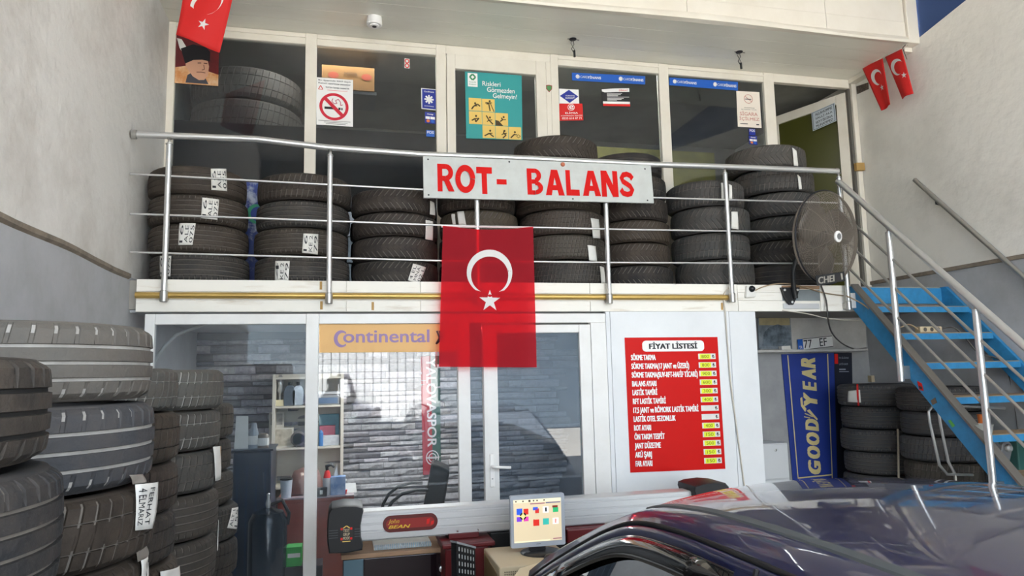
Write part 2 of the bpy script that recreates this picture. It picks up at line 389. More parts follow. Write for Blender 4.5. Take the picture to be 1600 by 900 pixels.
dr = thing('door_3', None, None, (wx[5], .03, 0), kind='structure')
framebox('frame_head', wx[5], wx[10], zg, zt, .004, .06, WHITE, dr); framebox('frame_jamb', wx[9], wx[10], 0, zg, .0, .06, WHITE, dr)
MB().box(wx[5], wx[6]-.003, .034, .039, 0, zg).build('side_pane', GLS_DOOR, dr)
zd = zg-.015; zq = at(850, 520, Y=0).z
framebox('leaf_stile', wx[6], wx[7], .02, zd, -.008, .05, WHITE, dr); framebox('leaf_stile', wx[8], wx[9]-.006, .02, zd, -.008, .05, WHITE, dr)
framebox('leaf_rail', wx[7], wx[8], zq, zd, -.006, .05, WHITE, dr); framebox('leaf_rail', wx[7], wx[8], .02, .3, -.006, .05, WHITE, dr)
MB().box(wx[7], wx[8], .02, .025, .3, zq).build('pane', GLS_DOOR, dr)
h0 = at(769, 735, Y=-.01)
MB().box(h0.x-.017, h0.x+.017, -.018, -.008, h0.z-.12, h0.z+.12).build('handle_plate', WHITEP, dr, bevel=.006)
MB().tube([(h0.x, -.01, h0.z+.03), (h0.x, -.06, h0.z+.03), (h0.x+.03, -.068, h0.z+.028), (h0.x+.13, -.066, h0.z+.02)], .011, 10).build('lever', WHITEP, dr, smooth=60)
MB().lathe([(.006, 0), (.006, .012)], (h0.x, -.008, h0.z-.06), (0, -1, 0), 12).build('key_cylinder', STEELD, dr)
# white panel wall beside the door, vertical joints
wp = tag(MB().box(wx[10], wx[11], .012, .06, 0, 2.27).build('wall_panel', WHITE), kind='structure')
js = [wx[10], X0(957, 600), X0(1145, 600), wx[11]]
for a, b in zip(js, js[1:]): MB().box(a+.002, b-.002, .0, .011, 0, 2.268).build('panel', mat('white_panel', '#e4e6e8', .4, var='#cfd2d4', vscale=2, vamt=.4), wp)

# upper shop front
def XU(px, py=170): return at(px, py, Y=YU).x
zh1 = ZC-.003
def zU(px, py): return at(px, py, Y=YU).z
ux = [XU(252.5, 200), XU(270.5), XU(476), XU(494), XU(682), XU(697.5), XU(711.5), XU(838), XU(853.5), XU(862), XU(874), XU(1032), XU(1047), XU(1196), XU(1212), XU(1330), XU(1345)]
hb = [zU(270, 45), zU(476, 65), zU(682, 87), zU(697, 93), zU(862, 105), zU(870, 107), zU(1030, 117), zU(1195, 127), zU(1330, 130)]
zh = sum(hb)/len(hb)
ZB = ZS
def upper_window(n, a, b, jl, jr, extra=None):
    W = thing('window_%d' % n, None, None, (a, YU, ZB), kind='structure')
    if jl: framebox('frame_jamb', jl, a, ZB, zh1, YU, YU+.06, CREAM, W)
    framebox('frame_mullion', b, jr, ZB, zh1, YU, YU+.06, CREAM, W)
    framebox('frame_head', a, b, zh, zh1, YU+.004, YU+.06, CREAM, W)
    framebox('frame_bead', a, b, zh1-.045, zh1-.03, YU-.006, YU+.004, CREAM, W, .002)
    framebox('frame_sill', a, b, ZB, ZB+.12, YU+.004, YU+.06, CREAM, W)
    MB().box(a, b, YU+.03, YU+.035, ZB+.12, zh).build('pane', GLS_UP, W)
    return W
upper_window(1, ux[1], ux[2], ux[0], ux[3]); upper_window(2, ux[3], ux[4], None, ux[5])
upper_window(3, ux[10], ux[11], ux[9], ux[12]); upper_window(4, ux[12], ux[13], None, ux[14])
d1 = thing('door_1', None, None, (ux[5], YU, ZB), kind='structure')
framebox('frame_head', ux[5], ux[9], zh+.02, zh1, YU+.004, YU+.06, CREAM, d1); framebox('frame_jamb', ux[8]+.006, ux[9], ZB, zh+.02, YU, YU+.06, CREAM, d1)
zl1 = zh+.012; zl0 = zU(775, 113)
framebox('leaf_stile', ux[5]+.004, ux[6], ZB+.02, zl1, YU-.02, YU+.04, CREAM, d1); framebox('leaf_stile', ux[7], ux[8], ZB+.02, zl1, YU-.02, YU+.04, CREAM, d1)
framebox('leaf_rail', ux[6], ux[7], zl0, zl1, YU-.018, YU+.04, CREAM, d1); framebox('leaf_rail', ux[6], ux[7], ZB+.02, ZB+.2, YU-.018, YU+.04, CREAM, d1)
MB().box(ux[6], ux[7], YU+.008, YU+.013, ZB+.2, zl0).build('pane', GLS_UP, d1)
d2 = thing('door_2', None, None, (ux[14], YU, ZB), kind='structure')
framebox('frame_head', ux[14], ux[15], zh+.01, zh1, YU+.004, YU+.06, CREAM, d2); framebox('frame_jamb', ux[15]+.02, XR-.005, ZB, zh1, YU-.005, YU+.06, CREAM, d2)
framebox('frame_stop', ux[15]-.01, ux[15]+.02, ZB, zh+.01, YU+.02, YU+.06, mat('grey_gasket', '#5b5852', .7), d2)
# the open leaf: hinged at the right jamb, swung into the room
hx, hy = ux[15]-.03, YU+.05; LW = .92; dirv = Vector((-math.cos(1.2), math.sin(1.2), 0)); nv = Vector((-dirv.y, dirv.x, 0)); 
if nv.x > 0: nv = -nv
def leafbox(nm, u0, u1, z0, z1, m, t0=0., t1=.05):
    o0 = Vector((hx, hy, 0)); pts = [o0+dirv*u0-nv*t0+Vector((0, 0, z0)), o0+dirv*u1-nv*t0+Vector((0, 0, z0)), o0+dirv*u1-nv*t0+Vector((0, 0, z1)), o0+dirv*u0-nv*t0+Vector((0, 0, z1))]
    return MB().prism(pts, -nv*(t1-t0)).build(nm, m, d2, bevel=.003 if t1-t0 > .02 else 0)
zlf = zh-.02
leafbox('leaf_stile', 0, .1, ZB+.02, zlf, CREAM); leafbox('leaf_stile', LW-.1, LW, ZB+.02, zlf, CREAM); leafbox('leaf_rail', .1, LW-.1, zlf-.1, zlf, CREAM); leafbox('leaf_rail', .1, LW-.1, ZB+.02, ZB+.14, CREAM)
leafbox('pane', .1, LW-.1, ZB+.14, zlf-.1, mat('olive_film', '#434412', .35), .02, .026)

# upper room behind the glazing
st('wall_upper_back', MB().box(XL, XR, 3.3, 3.4, ZS, ZC), UPDARK)
st('ceiling_upper', MB().box(XL, XR, YU+.12, 3.4, ZC, ZC+.1), UPDARK)
def room_lamp(name, lab, x, y, z, e, sx, sy):
    t = thing(name, lab, 'lamp', (x, y, z)); MB().box(x-sx/2, x+sx/2, y-sy/2, y+sy/2, z-.03, z-.001).build('housing', WHITEP, t)
    l = bpy.data.lights.new(name, 'AREA'); l.shape = 'RECTANGLE'; l.size = sx; l.size_y = sy; l.energy = e; l.color = (1, .98, .94); o = bpy.data.objects.new(name+'_light', l); COL.objects.link(o); o.parent = t; o.location = (0, 0, -.035)
    return t
room_lamp('ceiling_lamp', 'long white lamp on the ceiling of the upper room', 1.2, YU+.15, ZC-.004, UP_LAMP, 3.6, .05)
st('wall_upper_partition', MB().box(ux[9], ux[14]-.15, 1.9, 1.95, ZS, at(920, 228, Y=1.9).z), OLIVE)
bo = tag(MB().box(ux[0]+.01, ux[9], YU+.1, YU+.12, ZS, zU(480, 193)).build('low_board', NAVYB), 'dark navy board behind the lower half of the upper glass', 'board')

# lower office
YB = 2.4
st('ceiling_lower', MB().box(XL, wx[11], .06, YB, 2.27, 2.289), mat('office_ceiling', '#b9bdc1', .8))
st('wall_partition', MB().box(wx[11]-.06, wx[11], .06, 2.6, 0, 2.29), mat('partition', '#cfd1d2', .7))
sw = st('wall_back', MB().box(XL, wx[11]-.06, YB+.03, YB+.13, 0, 2.29), MORTAR)
# stacked stone cladding: each stone a piece
protos = []
for k, L in enumerate((.15, .2, .25, .31, .38)):
    q = MB(); rnd = random.Random(k); nx = 3
    rows = []
    for i, z in enumerate((.004, .02, .048, .062)):
        rows.append([Vector((L*j/nx*.985+.003, (-.008-rnd.random()*.026) if (0 < i < 3) else -.002, z)) for j in range(nx+1)])
    q.grid(rows)
    b = [Vector((0.003, .03, .004)), Vector((L*.985+.003, .03, .004)), Vector((L*.985+.003, .03, .062)), Vector((.003, .03, .062))]
    q.add([rows[0][0], rows[0][-1], rows[-1][-1], rows[-1][0]]+b, [(0, 1, 5, 4), (1, 2, 6, 5), (2, 3, 7, 6), (3, 0, 4, 7)])
    me = bpy.data.meshes.new('stone'); me.from_pydata(q.v, [], q.f); me.materials.append(STONE[0]); protos.append((L, me))
rnd = random.Random(3); cnt = 0; zz = 2.2; extra = MB()
while zz > .35:
    hgt = rnd.choice((.045, .055, .062, .075, .09)); zz -= hgt
    x = XL+.02-rnd.random()*.1
    while x < 2.3:
        L, me = rnd.choice(protos); sk = Vector((max(x, XL+.015), YB+.03-rnd.random()*.035, zz)); k = hgt/.066
        if cnt < 299:
            o = bpy.data.objects.new('stone', me); COL.objects.link(o); o.parent = sw; o.location = sk-ORG[sw.name]; o.scale = (1, 1, k*.97); cnt += 1
            g = rnd.choice((.2, .3, .38, .45, .5, .6)); o.color = (g*rnd.uniform(.96, 1.06), g*.97, g*rnd.uniform(.95, 1.06), 1)
        else: extra.add([Vector((v.co.x, v.co.y, v.co.z*k))+sk for v in me.vertices], [tuple(p.vertices) for p in me.polygons])
        x += L
if extra.v: o = extra.build('stone', STONE[0], sw, kind='stuff'); o.color = (.42, .41, .42, 1)
# recess under the balcony on the right
YR = 1.02
st('wall_recess', MB().box(wx[11]-.06, XR, YR, YR+.1, 0, 2.29), mat('recess_wall', '#a4a5a6', .85, var='#858688', vscale=3, vamt=.6))

# ================================================================== TYRES
def tread_mesh(kind, gm):
    """unit tyre: R = 1, width scaled per tyre; returns (verts as (r, theta, z in -.5..5), faces, mats)"""
    W2 = .5
    if kind == 'rib': gr = [(-.27, .035), (-.09, .035), (.09, .035), (.27, .035)]; N, lat, skew = 56, 'shoulder', .0
    elif kind == 'wide': gr = [(-.24, .05), (-.02, .05), (.2, .05)]; N, lat, skew = 44, 'shoulder', .25
    elif kind == 'winter': gr = []; N, lat, skew = 46, 'all', 1.5
    elif kind == 'block': gr = [(-.2, .022), (.2, .022)]; N, lat, skew = 54, 'all', .35
    elif kind == 'zig': gr = [(-.3, .02), (-.1, .02), (.1, .02), (.3, .02)]; N, lat, skew = 72, 'alt', .5
    else: gr = [(-.22, .025), (0, .025), (.22, .025)]; N, lat, skew = 40, 'none', 0
    zs = [(-.5, 0), (-.46, 0), (-.4, 0), (-.33, 0)]; 
    edges = []
    for g, wd in gr: edges += [(g-wd/2-.004, 0), (g-wd/2+.004, 1), (g+wd/2-.004, 1), (g+wd/2+.004, 0)]
    base = [(-.5, 0), (-.465, 0), (-.42, 0), (-.36, 0), (-.15, 0), (0, 0), (.15, 0), (.36, 0), (.42, 0), (.465, 0), (.5, 0)]
    for z, _ in base:
        if all(abs(z-g) > wd/2+.02 for g, wd in gr): edges.append((z, 0))
    zs = sorted(edges)
    pitch = 2*PI/N; cols = []
    if lat == 'none':
        for i in range(N*2): cols.append((i*pitch/2, 0))
    else:
        for i in range(N): cols += [(i*pitch, 0), (i*pitch+pitch*.74, 0), (i*pitch+pitch*.79, 1), (i*pitch+pitch*.95, 1)]
    vs = []; dep = []
    for z, g in zs:
        az = abs(z); crown = .02*(az/.5)**2+(.055*max(0, (az-.40)/.1)**2 if az > .4 else 0)
        for th, c in cols:
            sh = az > .30
            gl = c and ((lat == 'all' and az < .49 and az > (.03 if kind == 'winter' else 0)) or (lat == 'shoulder' and sh and az < .49) or (lat == 'alt' and az < .49))
            d = .020 if g else (.016 if gl else 0)
            sgn = az if kind == 'winter' else z
            vs.append((1-crown-d, th+skew*pitch*sgn*(2.2 if kind == 'winter' else 3)*.9, z)); dep.append(d)
    n = len(cols); fs = []; mi = []
    for i in range(len(zs)-1):
        for j in range(n):
            q = (i*n+j, i*n+(j+1) % n, (i+1)*n+(j+1) % n, (i+1)*n+j)
            fs.append(q); mi.append(1 if sum(dep[k] > 0 for k in q) >= 3 else 0)
    return vs, fs, mi
SIDE_PROF = [(.945-.0, .5), (.915, .522), (.86, .535), (.78, .52), (.70, .47), (.645, .40), (.625, .33), (.64, .28)]
TM = {}
def tyre_meshes(kind, R, W, gm):
    k = (kind, round(R, 3), round(W, 3), gm.name)
    if k in TM: return TM[k]
    vs, fs, mi = tread_mesh(kind, gm); tw = W*.90
    me = bpy.data.meshes.new('tread'); me.from_pydata([(r*R*math.cos(t), r*R*math.sin(t), z*tw+W/2) for r, t, z in vs], [], fs)
    me.materials.append(RUB); me.materials.append(gm); me.polygons.foreach_set('material_index', mi); me.shade_smooth(); me.set_sharp_from_angle(angle=math.radians(28))
    out = [me]
    rc = .925*R
    for sg in (1, -1):
        prof = [(rc if i == 0 else r*R, sg*min(z*tw, W/2-.001)+W/2) for i, (r, z) in enumerate(SIDE_PROF)]
        if sg < 0: prof = prof[::-1]
        q = MB(); n = 56
        q.grid([[Vector((r*math.cos(2*PI*j/n), r*math.sin(2*PI*j/n), z)) for j in range(n)] for r, z in prof], closed_u=True)
        m2 = bpy.data.meshes.new('sidewall'); m2.from_pydata(q.v, [], q.f); m2.materials.append(SIDEW); m2.shade_smooth(); out.append(m2)
    TM[k] = out; return out
def tyre(loc, R, W, kind, col, label, group, gm=GROOVE, rot=None, tilt=(0, 0)):
    t = thing('tyre', label, 'tyre', loc, group); t.rotation_euler = (tilt[0], tilt[1], random.random()*6 if rot is None else rot)
    for nm, me in zip(('tread', 'sidewall', 'sidewall'), tyre_meshes(kind, R, W, gm)):
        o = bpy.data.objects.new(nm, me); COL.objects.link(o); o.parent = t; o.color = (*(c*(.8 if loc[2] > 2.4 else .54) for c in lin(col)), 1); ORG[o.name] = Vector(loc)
    return t
def cyl_label(t, cx, cy, R, pts, text=None, name='paper_label', m=None, rot=1, lift=.006, lines=None):
    """paper stuck round the tread; pts: its four corners TL TR BR BL as seen"""
    c = [on_cyl(x, y, cx, cy, R) for x, y in pts]; rz = t.rotation_euler.z; zc = t.location.z
    def fn(u, v, l):
        th = (c[0][0]*(1-u)+c[1][0]*u)*(1-v)+(c[3][0]*(1-u)+c[2][0]*u)*v
        z = (c[0][1]*(1-u)+c[1][1]*u)*(1-v)+(c[3][1]*(1-u)+c[2][1]*u)*v
        r = R+lift+l+.002*math.sin(u*5+v*4)
        return Vector((cx+r*math.sin(th), cy-r*math.cos(th), z))
    K = Card([(0, 0, 0)]*4, fn); mb = MB(); N = 6
    mb.grid([[fn(u/N, v/N, 0) for u in range(N+1)] for v in range(N+1)])
    back = Matrix.Rotation(-rz, 3, 'Z')
    def fin(mb_, nm, mm, par, solid=0):
        mb_.v = [t.location+back @ (v-t.location) for v in mb_.v]
        return mb_.build(nm, mm, par, smooth=180, solid=solid)
    p = fin(mb, name, m or PAPER, t, .0015)
    if lines:
        q = MB(); n = len(lines)
        for i, s in enumerate(lines):
            if not s: continue
            a, b = (i+.18)/n, (i+.86)/n
            if rot == 1: K.text(q, s, a, .1, b, .9, .002, rot=1)
            elif rot == -1: K.text(q, s, a, .1, b, .9, .002, rot=-1)
            else: K.text(q, s, .1, a, .9, b, .002)
        fin(q, 'handwriting', INK, p)
    return p
ORD = ['bottom', 'second', 'third', 'fourth', 'fifth', 'sixth', 'seventh', 'eighth', 'ninth']
def rank(i, n):
    if i == n-1: return 'topmost'
    if i == 0: return 'lowest'
    return ['', 'second', 'third', 'fourth', 'fifth', 'sixth', 'seventh', 'eighth'][i]+' from the bottom'
# balcony stacks: name, centre x, radius, kinds and colours from the bottom up, top z, per-tyre sideways shift
BR, GY, DK, BK = '#3a322c', '#3b3937', '#2a2827', '#232223'
stacks = [
 ('leftmost balcony stack', -1.065, .352, .42, ['rib', 'rib', 'rib', 'plain'], [GY, '#40372f', '#40372f', '#40372f'], 3.348, [.012, .0, -.008, -.02], 'black ribbed tyre'),
 ('second balcony stack from the left', -.31, .355, .42, ['rib', 'rib', 'rib', 'block'], [GY, '#3c352e', GY, BR], 3.325, [.0, -.01, 0, .01], 'dusty black tyre'),
 ('third balcony stack from the left', .405, .345, .42, ['winter']*4, [DK, '#332d2a', '#332c28', '#332c28'], 3.238, [.0, 0, 0, -.01], 'dark chevron-tread tyre'),
 ('balcony stack behind the big flag', 1.085, .325, .42, ['rib', 'block', 'winter', 'block'], [DK, DK, '#4a4133', '#332c26'], 3.30, [0, .0, .01, -.01], 'brownish tyre'),
 ('balcony stack right of the big flag', 1.805, .365, .41, ['zig', 'zig', 'zig', 'rib', 'block', 'winter'], [GY, '#48423a', '#4a4038', '#42382e', DK, '#3a322b'], 3.735, [.02, .0, .01, -.02, 0, -.03], 'worn black tyre'),
 ('stack behind the grey board\'s right end', 2.505, .326, .515, ['winter', 'winter', 'winter', 'winter', 'block', 'plain'], [BK, '#3a3028', '#40352a', '#2c2623', DK, BK], 3.665, [.01, .0, .0, -.01, -.02, -.05], 'brown winter tyre'),
 ('second balcony stack from the right', 3.17, .343, .365, ['winter', 'block', 'winter', 'block'], ['#424241', '#454544', '#454544', '#474645'], 3.412, [.03, .01, .015, -.02], 'grey winter tyre'),
 ('rightmost balcony stack by the fan', 3.93, .36, .42, ['plain', 'winter', 'winter', 'winter', 'block', 'winter'], [BK, DK, '#3b3b3a', '#444342', '#444342', '#504d49'], 3.775, [.0, .02, .02, .0, -.05, -.11], 'grey-black tyre'),
]
LAB = {  # (stack, tyre from bottom): quads of paper labels in the photograph with their writing
 (0, 3): [([(329, 264), (353, 264), (354, 299), (330, 297)], ['16', 'ALE', '075'])],
 (0, 2): [([(316, 309), (342, 312), (339, 344), (314, 341)], ['16', 'ALE', '075'])],
 (0, 1): [([(281, 349), (306, 349), (301, 383), (279, 383)], ['16', 'ALE', '075'])],
 (0, 0): [([(251, 400), (268, 400), (267, 432), (251, 432)], ['16', 'ALE', '075'])],
 (1, 1): [([(474, 365), (497, 366), (496, 398), (472, 395)], ['16', 'KE 2', '79'])],
 (1, 0): [([(431, 408), (453, 408), (451, 440), (430, 440)], ['4', 'KE 2', '79'])],
 (2, 3): [([(671, 314), (678, 317), (679, 337), (671, 335)], None)],
 (2, 2): [([(664, 344), (676, 346), (675, 376), (664, 374)], None)],
 (2, 0): [([(645, 412), (665, 418), (654, 443), (637, 438)], ['4 EL', 'MNA', '02 L'])],
 (3, 2): [([(706, 335), (711, 334), (713, 351), (708, 351)], None), ([(715, 331), (725, 330), (729, 352), (717, 352)], None)],
 (4, 2): [([(922, 341), (935, 343), (937, 373), (926, 372)], None)],
 (4, 1): [([(917, 383), (930, 385), (932, 409), (920, 407)], None)],
 (4, 0): [([(936, 416), (943, 418), (945, 444), (939, 443)], None)],
 (6, 3): [([(1126, 286), (1131, 286), (1131, 313), (1127, 313)], None), ([(1138, 288), (1143, 290), (1143, 312), (1139, 312)], None)],
 (6, 2): [([(1142, 331), (1152, 331), (1153, 359), (1142, 357)], None)],
 (7, 5): [([(1237, 231), (1244, 236), (1246, 260), (1240, 259)], None)],
 (7, 4): [([(1245, 273), (1250, 277), (1252, 296), (1248, 296)], None)],
}
for si, (nm, cx, R, cy, kinds, cols, top, sh, look) in enumerate(stacks):
    n = len(kinds); W = (top-ZS)/n
    for i in range(n):
        x = cx+sh[i]; yv = cy+random.uniform(-.01, .01); z = ZS+i*W
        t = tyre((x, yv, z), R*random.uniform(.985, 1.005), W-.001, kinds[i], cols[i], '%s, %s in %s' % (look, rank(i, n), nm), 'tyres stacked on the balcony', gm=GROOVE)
        for pts, lines in LAB.get((si, i), []):
            cyl_label(t, x, yv, R, pts, lines=lines)

# stacks on the floor along the left wall
FLO = ['resting on the floor', 'second above the floor', 'third above the floor', 'fourth above the floor', 'fifth above the floor', 'sixth above the floor', 'seventh above the floor', 'eighth above the floor']
G1, G2, G3 = '#74716d', '#57565a', '#4a4a4d'
def floor_stack(nm, cx, cy, R, zb, spec, look, hidden_from, labs={}):
    n = len(zb)-1   # zb from the top down
    for i in range(n):
        z1, z0 = zb[i], zb[i+1]; kind, col, gm, dx = spec[min(i, len(spec)-1)]
        if i >= hidden_from: lab = 'hidden tyre %s in the %s' % (FLO[n-1-i], nm); col = DK
        else: lab = '%s, %s in the %s' % (look.get(i, 'worn black tyre'), ['topmost', 'second down', 'third down', 'fourth down', 'fifth down', 'sixth down', 'seventh down'][i], nm)
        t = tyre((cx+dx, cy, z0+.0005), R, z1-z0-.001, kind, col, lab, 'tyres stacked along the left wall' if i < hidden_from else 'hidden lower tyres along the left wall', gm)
        for pts, lines, kw in labs.get(i, []): cyl_label(t, cx+dx, cy, R, pts, lines=lines, **kw)
TAPE = mat('clear_tape', '#8d857c', .35)
BAND = mat('brown_band', '#a98768', .8)
floor_stack('nearest left stack', -.825, -3.875, .335, [1.85, 1.655, 1.425, 1.2, .98, .76, .54, .27, 0], [('wide', '#3b3631', GROOVED, -.03), ('rib', '#22282f', GROOVE, 0), ('rib', DK, GROOVE, 0)], {0: 'brown-grey tyre with slanted shoulder cuts', 1: 'blue-grey smooth ribbed tyre'}, 2)
floor_stack('second left stack', -.89, -3.04, .355, [1.96, 1.745, 1.513, 1.318, 1.1, .88, .66, .44, .22, 0], [('wide', '#76726c', GROOVEL, -.012), ('wide', '#505257', GROOVEL, 0), ('block', '#392e24', GROOVE, .01), ('block', '#3b3025', GROOVED, -.01), ('rib', DK, GROOVE, 0)],
            {0: 'big pale dusty grey tyre', 1: 'big grey tyre with pale grooves', 2: 'brown tyre with tall white label', 3: 'brown tyre with taped label'}, 4,
            {2: [([(208, 757), (245, 753), (234, 826), (209, 829)], ['4 ELMARIZ', 'FERHAT', ''], dict(rot=-1)), ([(200, 742), (222, 741), (226, 754), (206, 757)], None, dict(m=TAPE, name='tape', lift=.004))],
             3: [([(217, 876), (236, 866), (238, 912), (217, 914)], ['', '74', '11'], dict(rot=-1)), ([(206, 853), (226, 850), (234, 868), (214, 878)], None, dict(m=TAPE, name='tape', lift=.004))]})
floor_stack('dark third left stack', -.945, -2.225, .315, [1.85, 1.681, 1.484, 1.30, 1.117, .93, .744, .558, .372, .186, 0], [('block', '#6a6863', GROOVEL, -.012), ('block', '#443a30', GROOVED, 0), ('block', '#3c3029', GROOVED, 0), ('block', '#2f2b29', GROOVED, -.005), ('block', '#43382d', GROOVED, .01), ('block', DK, GROOVED, 0)],
            {0: 'grey tyre with a red dab on top', 1: 'brown chunky-tread tyre', 2: 'dark brown chunky tyre', 3: 'dark chunky tyre', 4: 'brown tyre with a slanted white label'}, 5,
            {4: [([(248, 893), (279, 884), (279, 905), (248, 908)], None, {})]})
floor_stack('pale fourth left stack', -.925, -1.40, .32, [1.853, 1.653, 1.459, 1.262, 1.045, .82, .61, .41, .205, 0], [('block', '#716f69', GROOVEL, .01), ('block', '#65625d', GROOVEL, 0), ('block', '#5b5a57', GROOVE, 0), ('rib', '#524d47', GROOVE, 0), ('rib', '#4c4843', GROOVE, -.005), ('rib', '#57585a', GROOVE, 0), ('rib', DK, GROOVE, 0)],
            {0: 'dusty pale grey tyre with red dabs', 1: 'dusty grey block-tread tyre', 2: 'grey tyre with white wrapped strip', 3: 'grey-brown ribbed tyre', 4: 'ribbed tyre with bent edge label', 5: 'bluish grey tyre'}, 6,
            {2: [([(331, 698), (343, 697), (345, 748), (335, 752)], None, {}), ([(342.5, 697), (346.5, 698), (347.5, 748), (344.5, 748)], None, dict(m=BAND, name='brown_strip', lift=.004))], 4: [([(339, 812), (345.5, 822), (347, 858), (342, 861)], None, {})]})
floor_stack('farthest left stack', -.93, -.66, .305, [1.66, 1.45, 1.259, 1.07, .87, .665, .45, .225, 0], [('block', '#5b564f', GROOVED, -.02), ('block', '#514c46', GROOVED, -.03), ('rib', '#4d4a45', GROOVE, -.015), ('zig', '#4a4a48', GROOVE, .02), ('block', '#3d3b39', GROOVED, .02), ('rib', '#53524f', GROOVE, .0), ('rib', DK, GROOVE, 0)],
            {0: 'small brown-grey tyre', 1: 'small dusty tyre', 2: 'small grey ribbed tyre', 3: 'grey tyre with a slanted white label', 4: 'dark tyre with a diagonal tread', 5: 'grey ribbed tyre'}, 6,
            {3: [([(361, 794), (371, 792), (368, 827), (354, 825)], ['ALT 1', '155'], dict(rot=1))]})
# red chalk dabs on the two pale top tyres
for (px, py, cx_, cy_, R_) in ((268, 578, -.957, -2.225, .315), (320, 578, -.915, -1.40, .32)): pass
# stacks under the stairs
def under_stack(nm, cx, cy, R, top, n, spec, look, labs={}):
    W = top/n
    for i in range(n):
        kind, col = spec[min(i, len(spec)-1)]; k = n-1-i
        vis = i < 4
        lab = '%s, %s in the %s' % (look, ['topmost', 'second down', 'third down', 'fourth down'][i], nm) if vis else 'hidden tyre %s in the %s' % (FLO[n-1-i], nm)
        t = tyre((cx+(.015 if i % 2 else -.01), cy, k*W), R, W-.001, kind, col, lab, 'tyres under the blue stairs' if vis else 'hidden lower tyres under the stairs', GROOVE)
        for pts, lines, kw in labs.get(i, []): cyl_label(t, t.location.x, cy, R, pts, lines=lines, **kw)
under_stack('stack by the dark banner', 4.9, .5, .335, 1.63, 8, [('rib', '#5c5d60'), ('rib', '#54565a')], 'dark ribbed tyre', {0: [([(1326, 611), (1344, 609), (1346, 629), (1325, 628)], None, {}), ([(1339, 600), (1341.5, 600), (1343.5, 634), (1340.5, 634)], None, dict(m=RED, name='red_band', lift=.009))]})
under_stack('stack under the blue stairs', 4.92, -.22, .33, 1.615, 8, [('rib', '#454547'), ('plain', '#55565a'), ('block', '#5b5c5f'), ('block', '#57524b')], 'dark wide tyre')

# ================================================================== RAILINGS
def path(pts, **k): return [at(x, y, **k) for x, y in pts]
rl = thing('balcony_railing', 'stainless steel balcony railing with round posts and three thin rails', 'railing', (1.4, -.05, 2.3))
YRL = -.055
hr = path([(207, 210), (250, 211.5), (400, 217.5), (515, 231), (660, 241.5), (800, 246.5), (1020, 257), (1130, 260.5), (1308, 267.5)], Y=YRL)
MB().tube(hr, .024, 14).build('handrail', STEEL, rl, smooth=60)
MB().lathe([(.03, 0), (.033, .01), (.033, .03), (.027, .035)], hr[0]-Vector((.005, 0, 0)), (1, 0, 0), 18).build('wall_flange', STEELD, rl, smooth=40)
MB().lathe([(.001, 0), (.026, .003), (.026, .02), (.001, .026)], hr[-1]-Vector((.012, 0, 0)), (1, 0, 0), 18).build('end_cap', STEEL, rl, smooth=40)
for pts in ([(203, 271.5), (400, 282.5), (655, 296), (1025, 309), (1200, 314), (1309, 317)], [(203, 334), (400, 341), (690, 352), (1000, 359), (1200, 362), (1312, 364)], [(202, 394), (400, 399.5), (690, 407.5), (1000, 410.5), (1240, 411.5), (1317, 412)]):
    q = path(pts, Y=YRL); MB().tube(q, .0078, 10).build('rail', STEEL, rl, smooth=60)
for (xt, yt), (xb, yb), thin in (((263, 222), (257.5, 471), 0), ((515, 238), (515, 474), 0), ((744, 258), (748, 474), 0), ((945, 262), (952, 474), 0), ((1133.5, 268), (1143.5, 472), 0), ((1312, 278), (1325, 484), 0)):
    a, b = at(xt, yt, Y=YRL), at(xb, yb, Y=YRL); x = (a.x+b.x)/2
    zt_ = min(hr, key=lambda p: abs(p.x-x)).z
    MB().tube([(x, YRL, b.z), (x, YRL, zt_-.05)], .0195, 14).build('post', STEEL, rl, smooth=50)
    MB().lathe([(.026, 0), (.012, .012), (.010, .03), (.022, .045)], (x, YRL, zt_-.062), (0, 0, 1), 14).build('post_cap', STEELD, rl, smooth=40)
    MB().lathe([(.022, 0), (.026, .004), (.026, .075), (.021, .08)], (x, YRL, b.z-.004), (0, 0, 1), 16).build('post_foot', STEELD, rl, smooth=40)
    MB().box(x-.018, x+.018, YRL, .0, b.z+.01, b.z+.06).build('bracket', STEELD, rl)

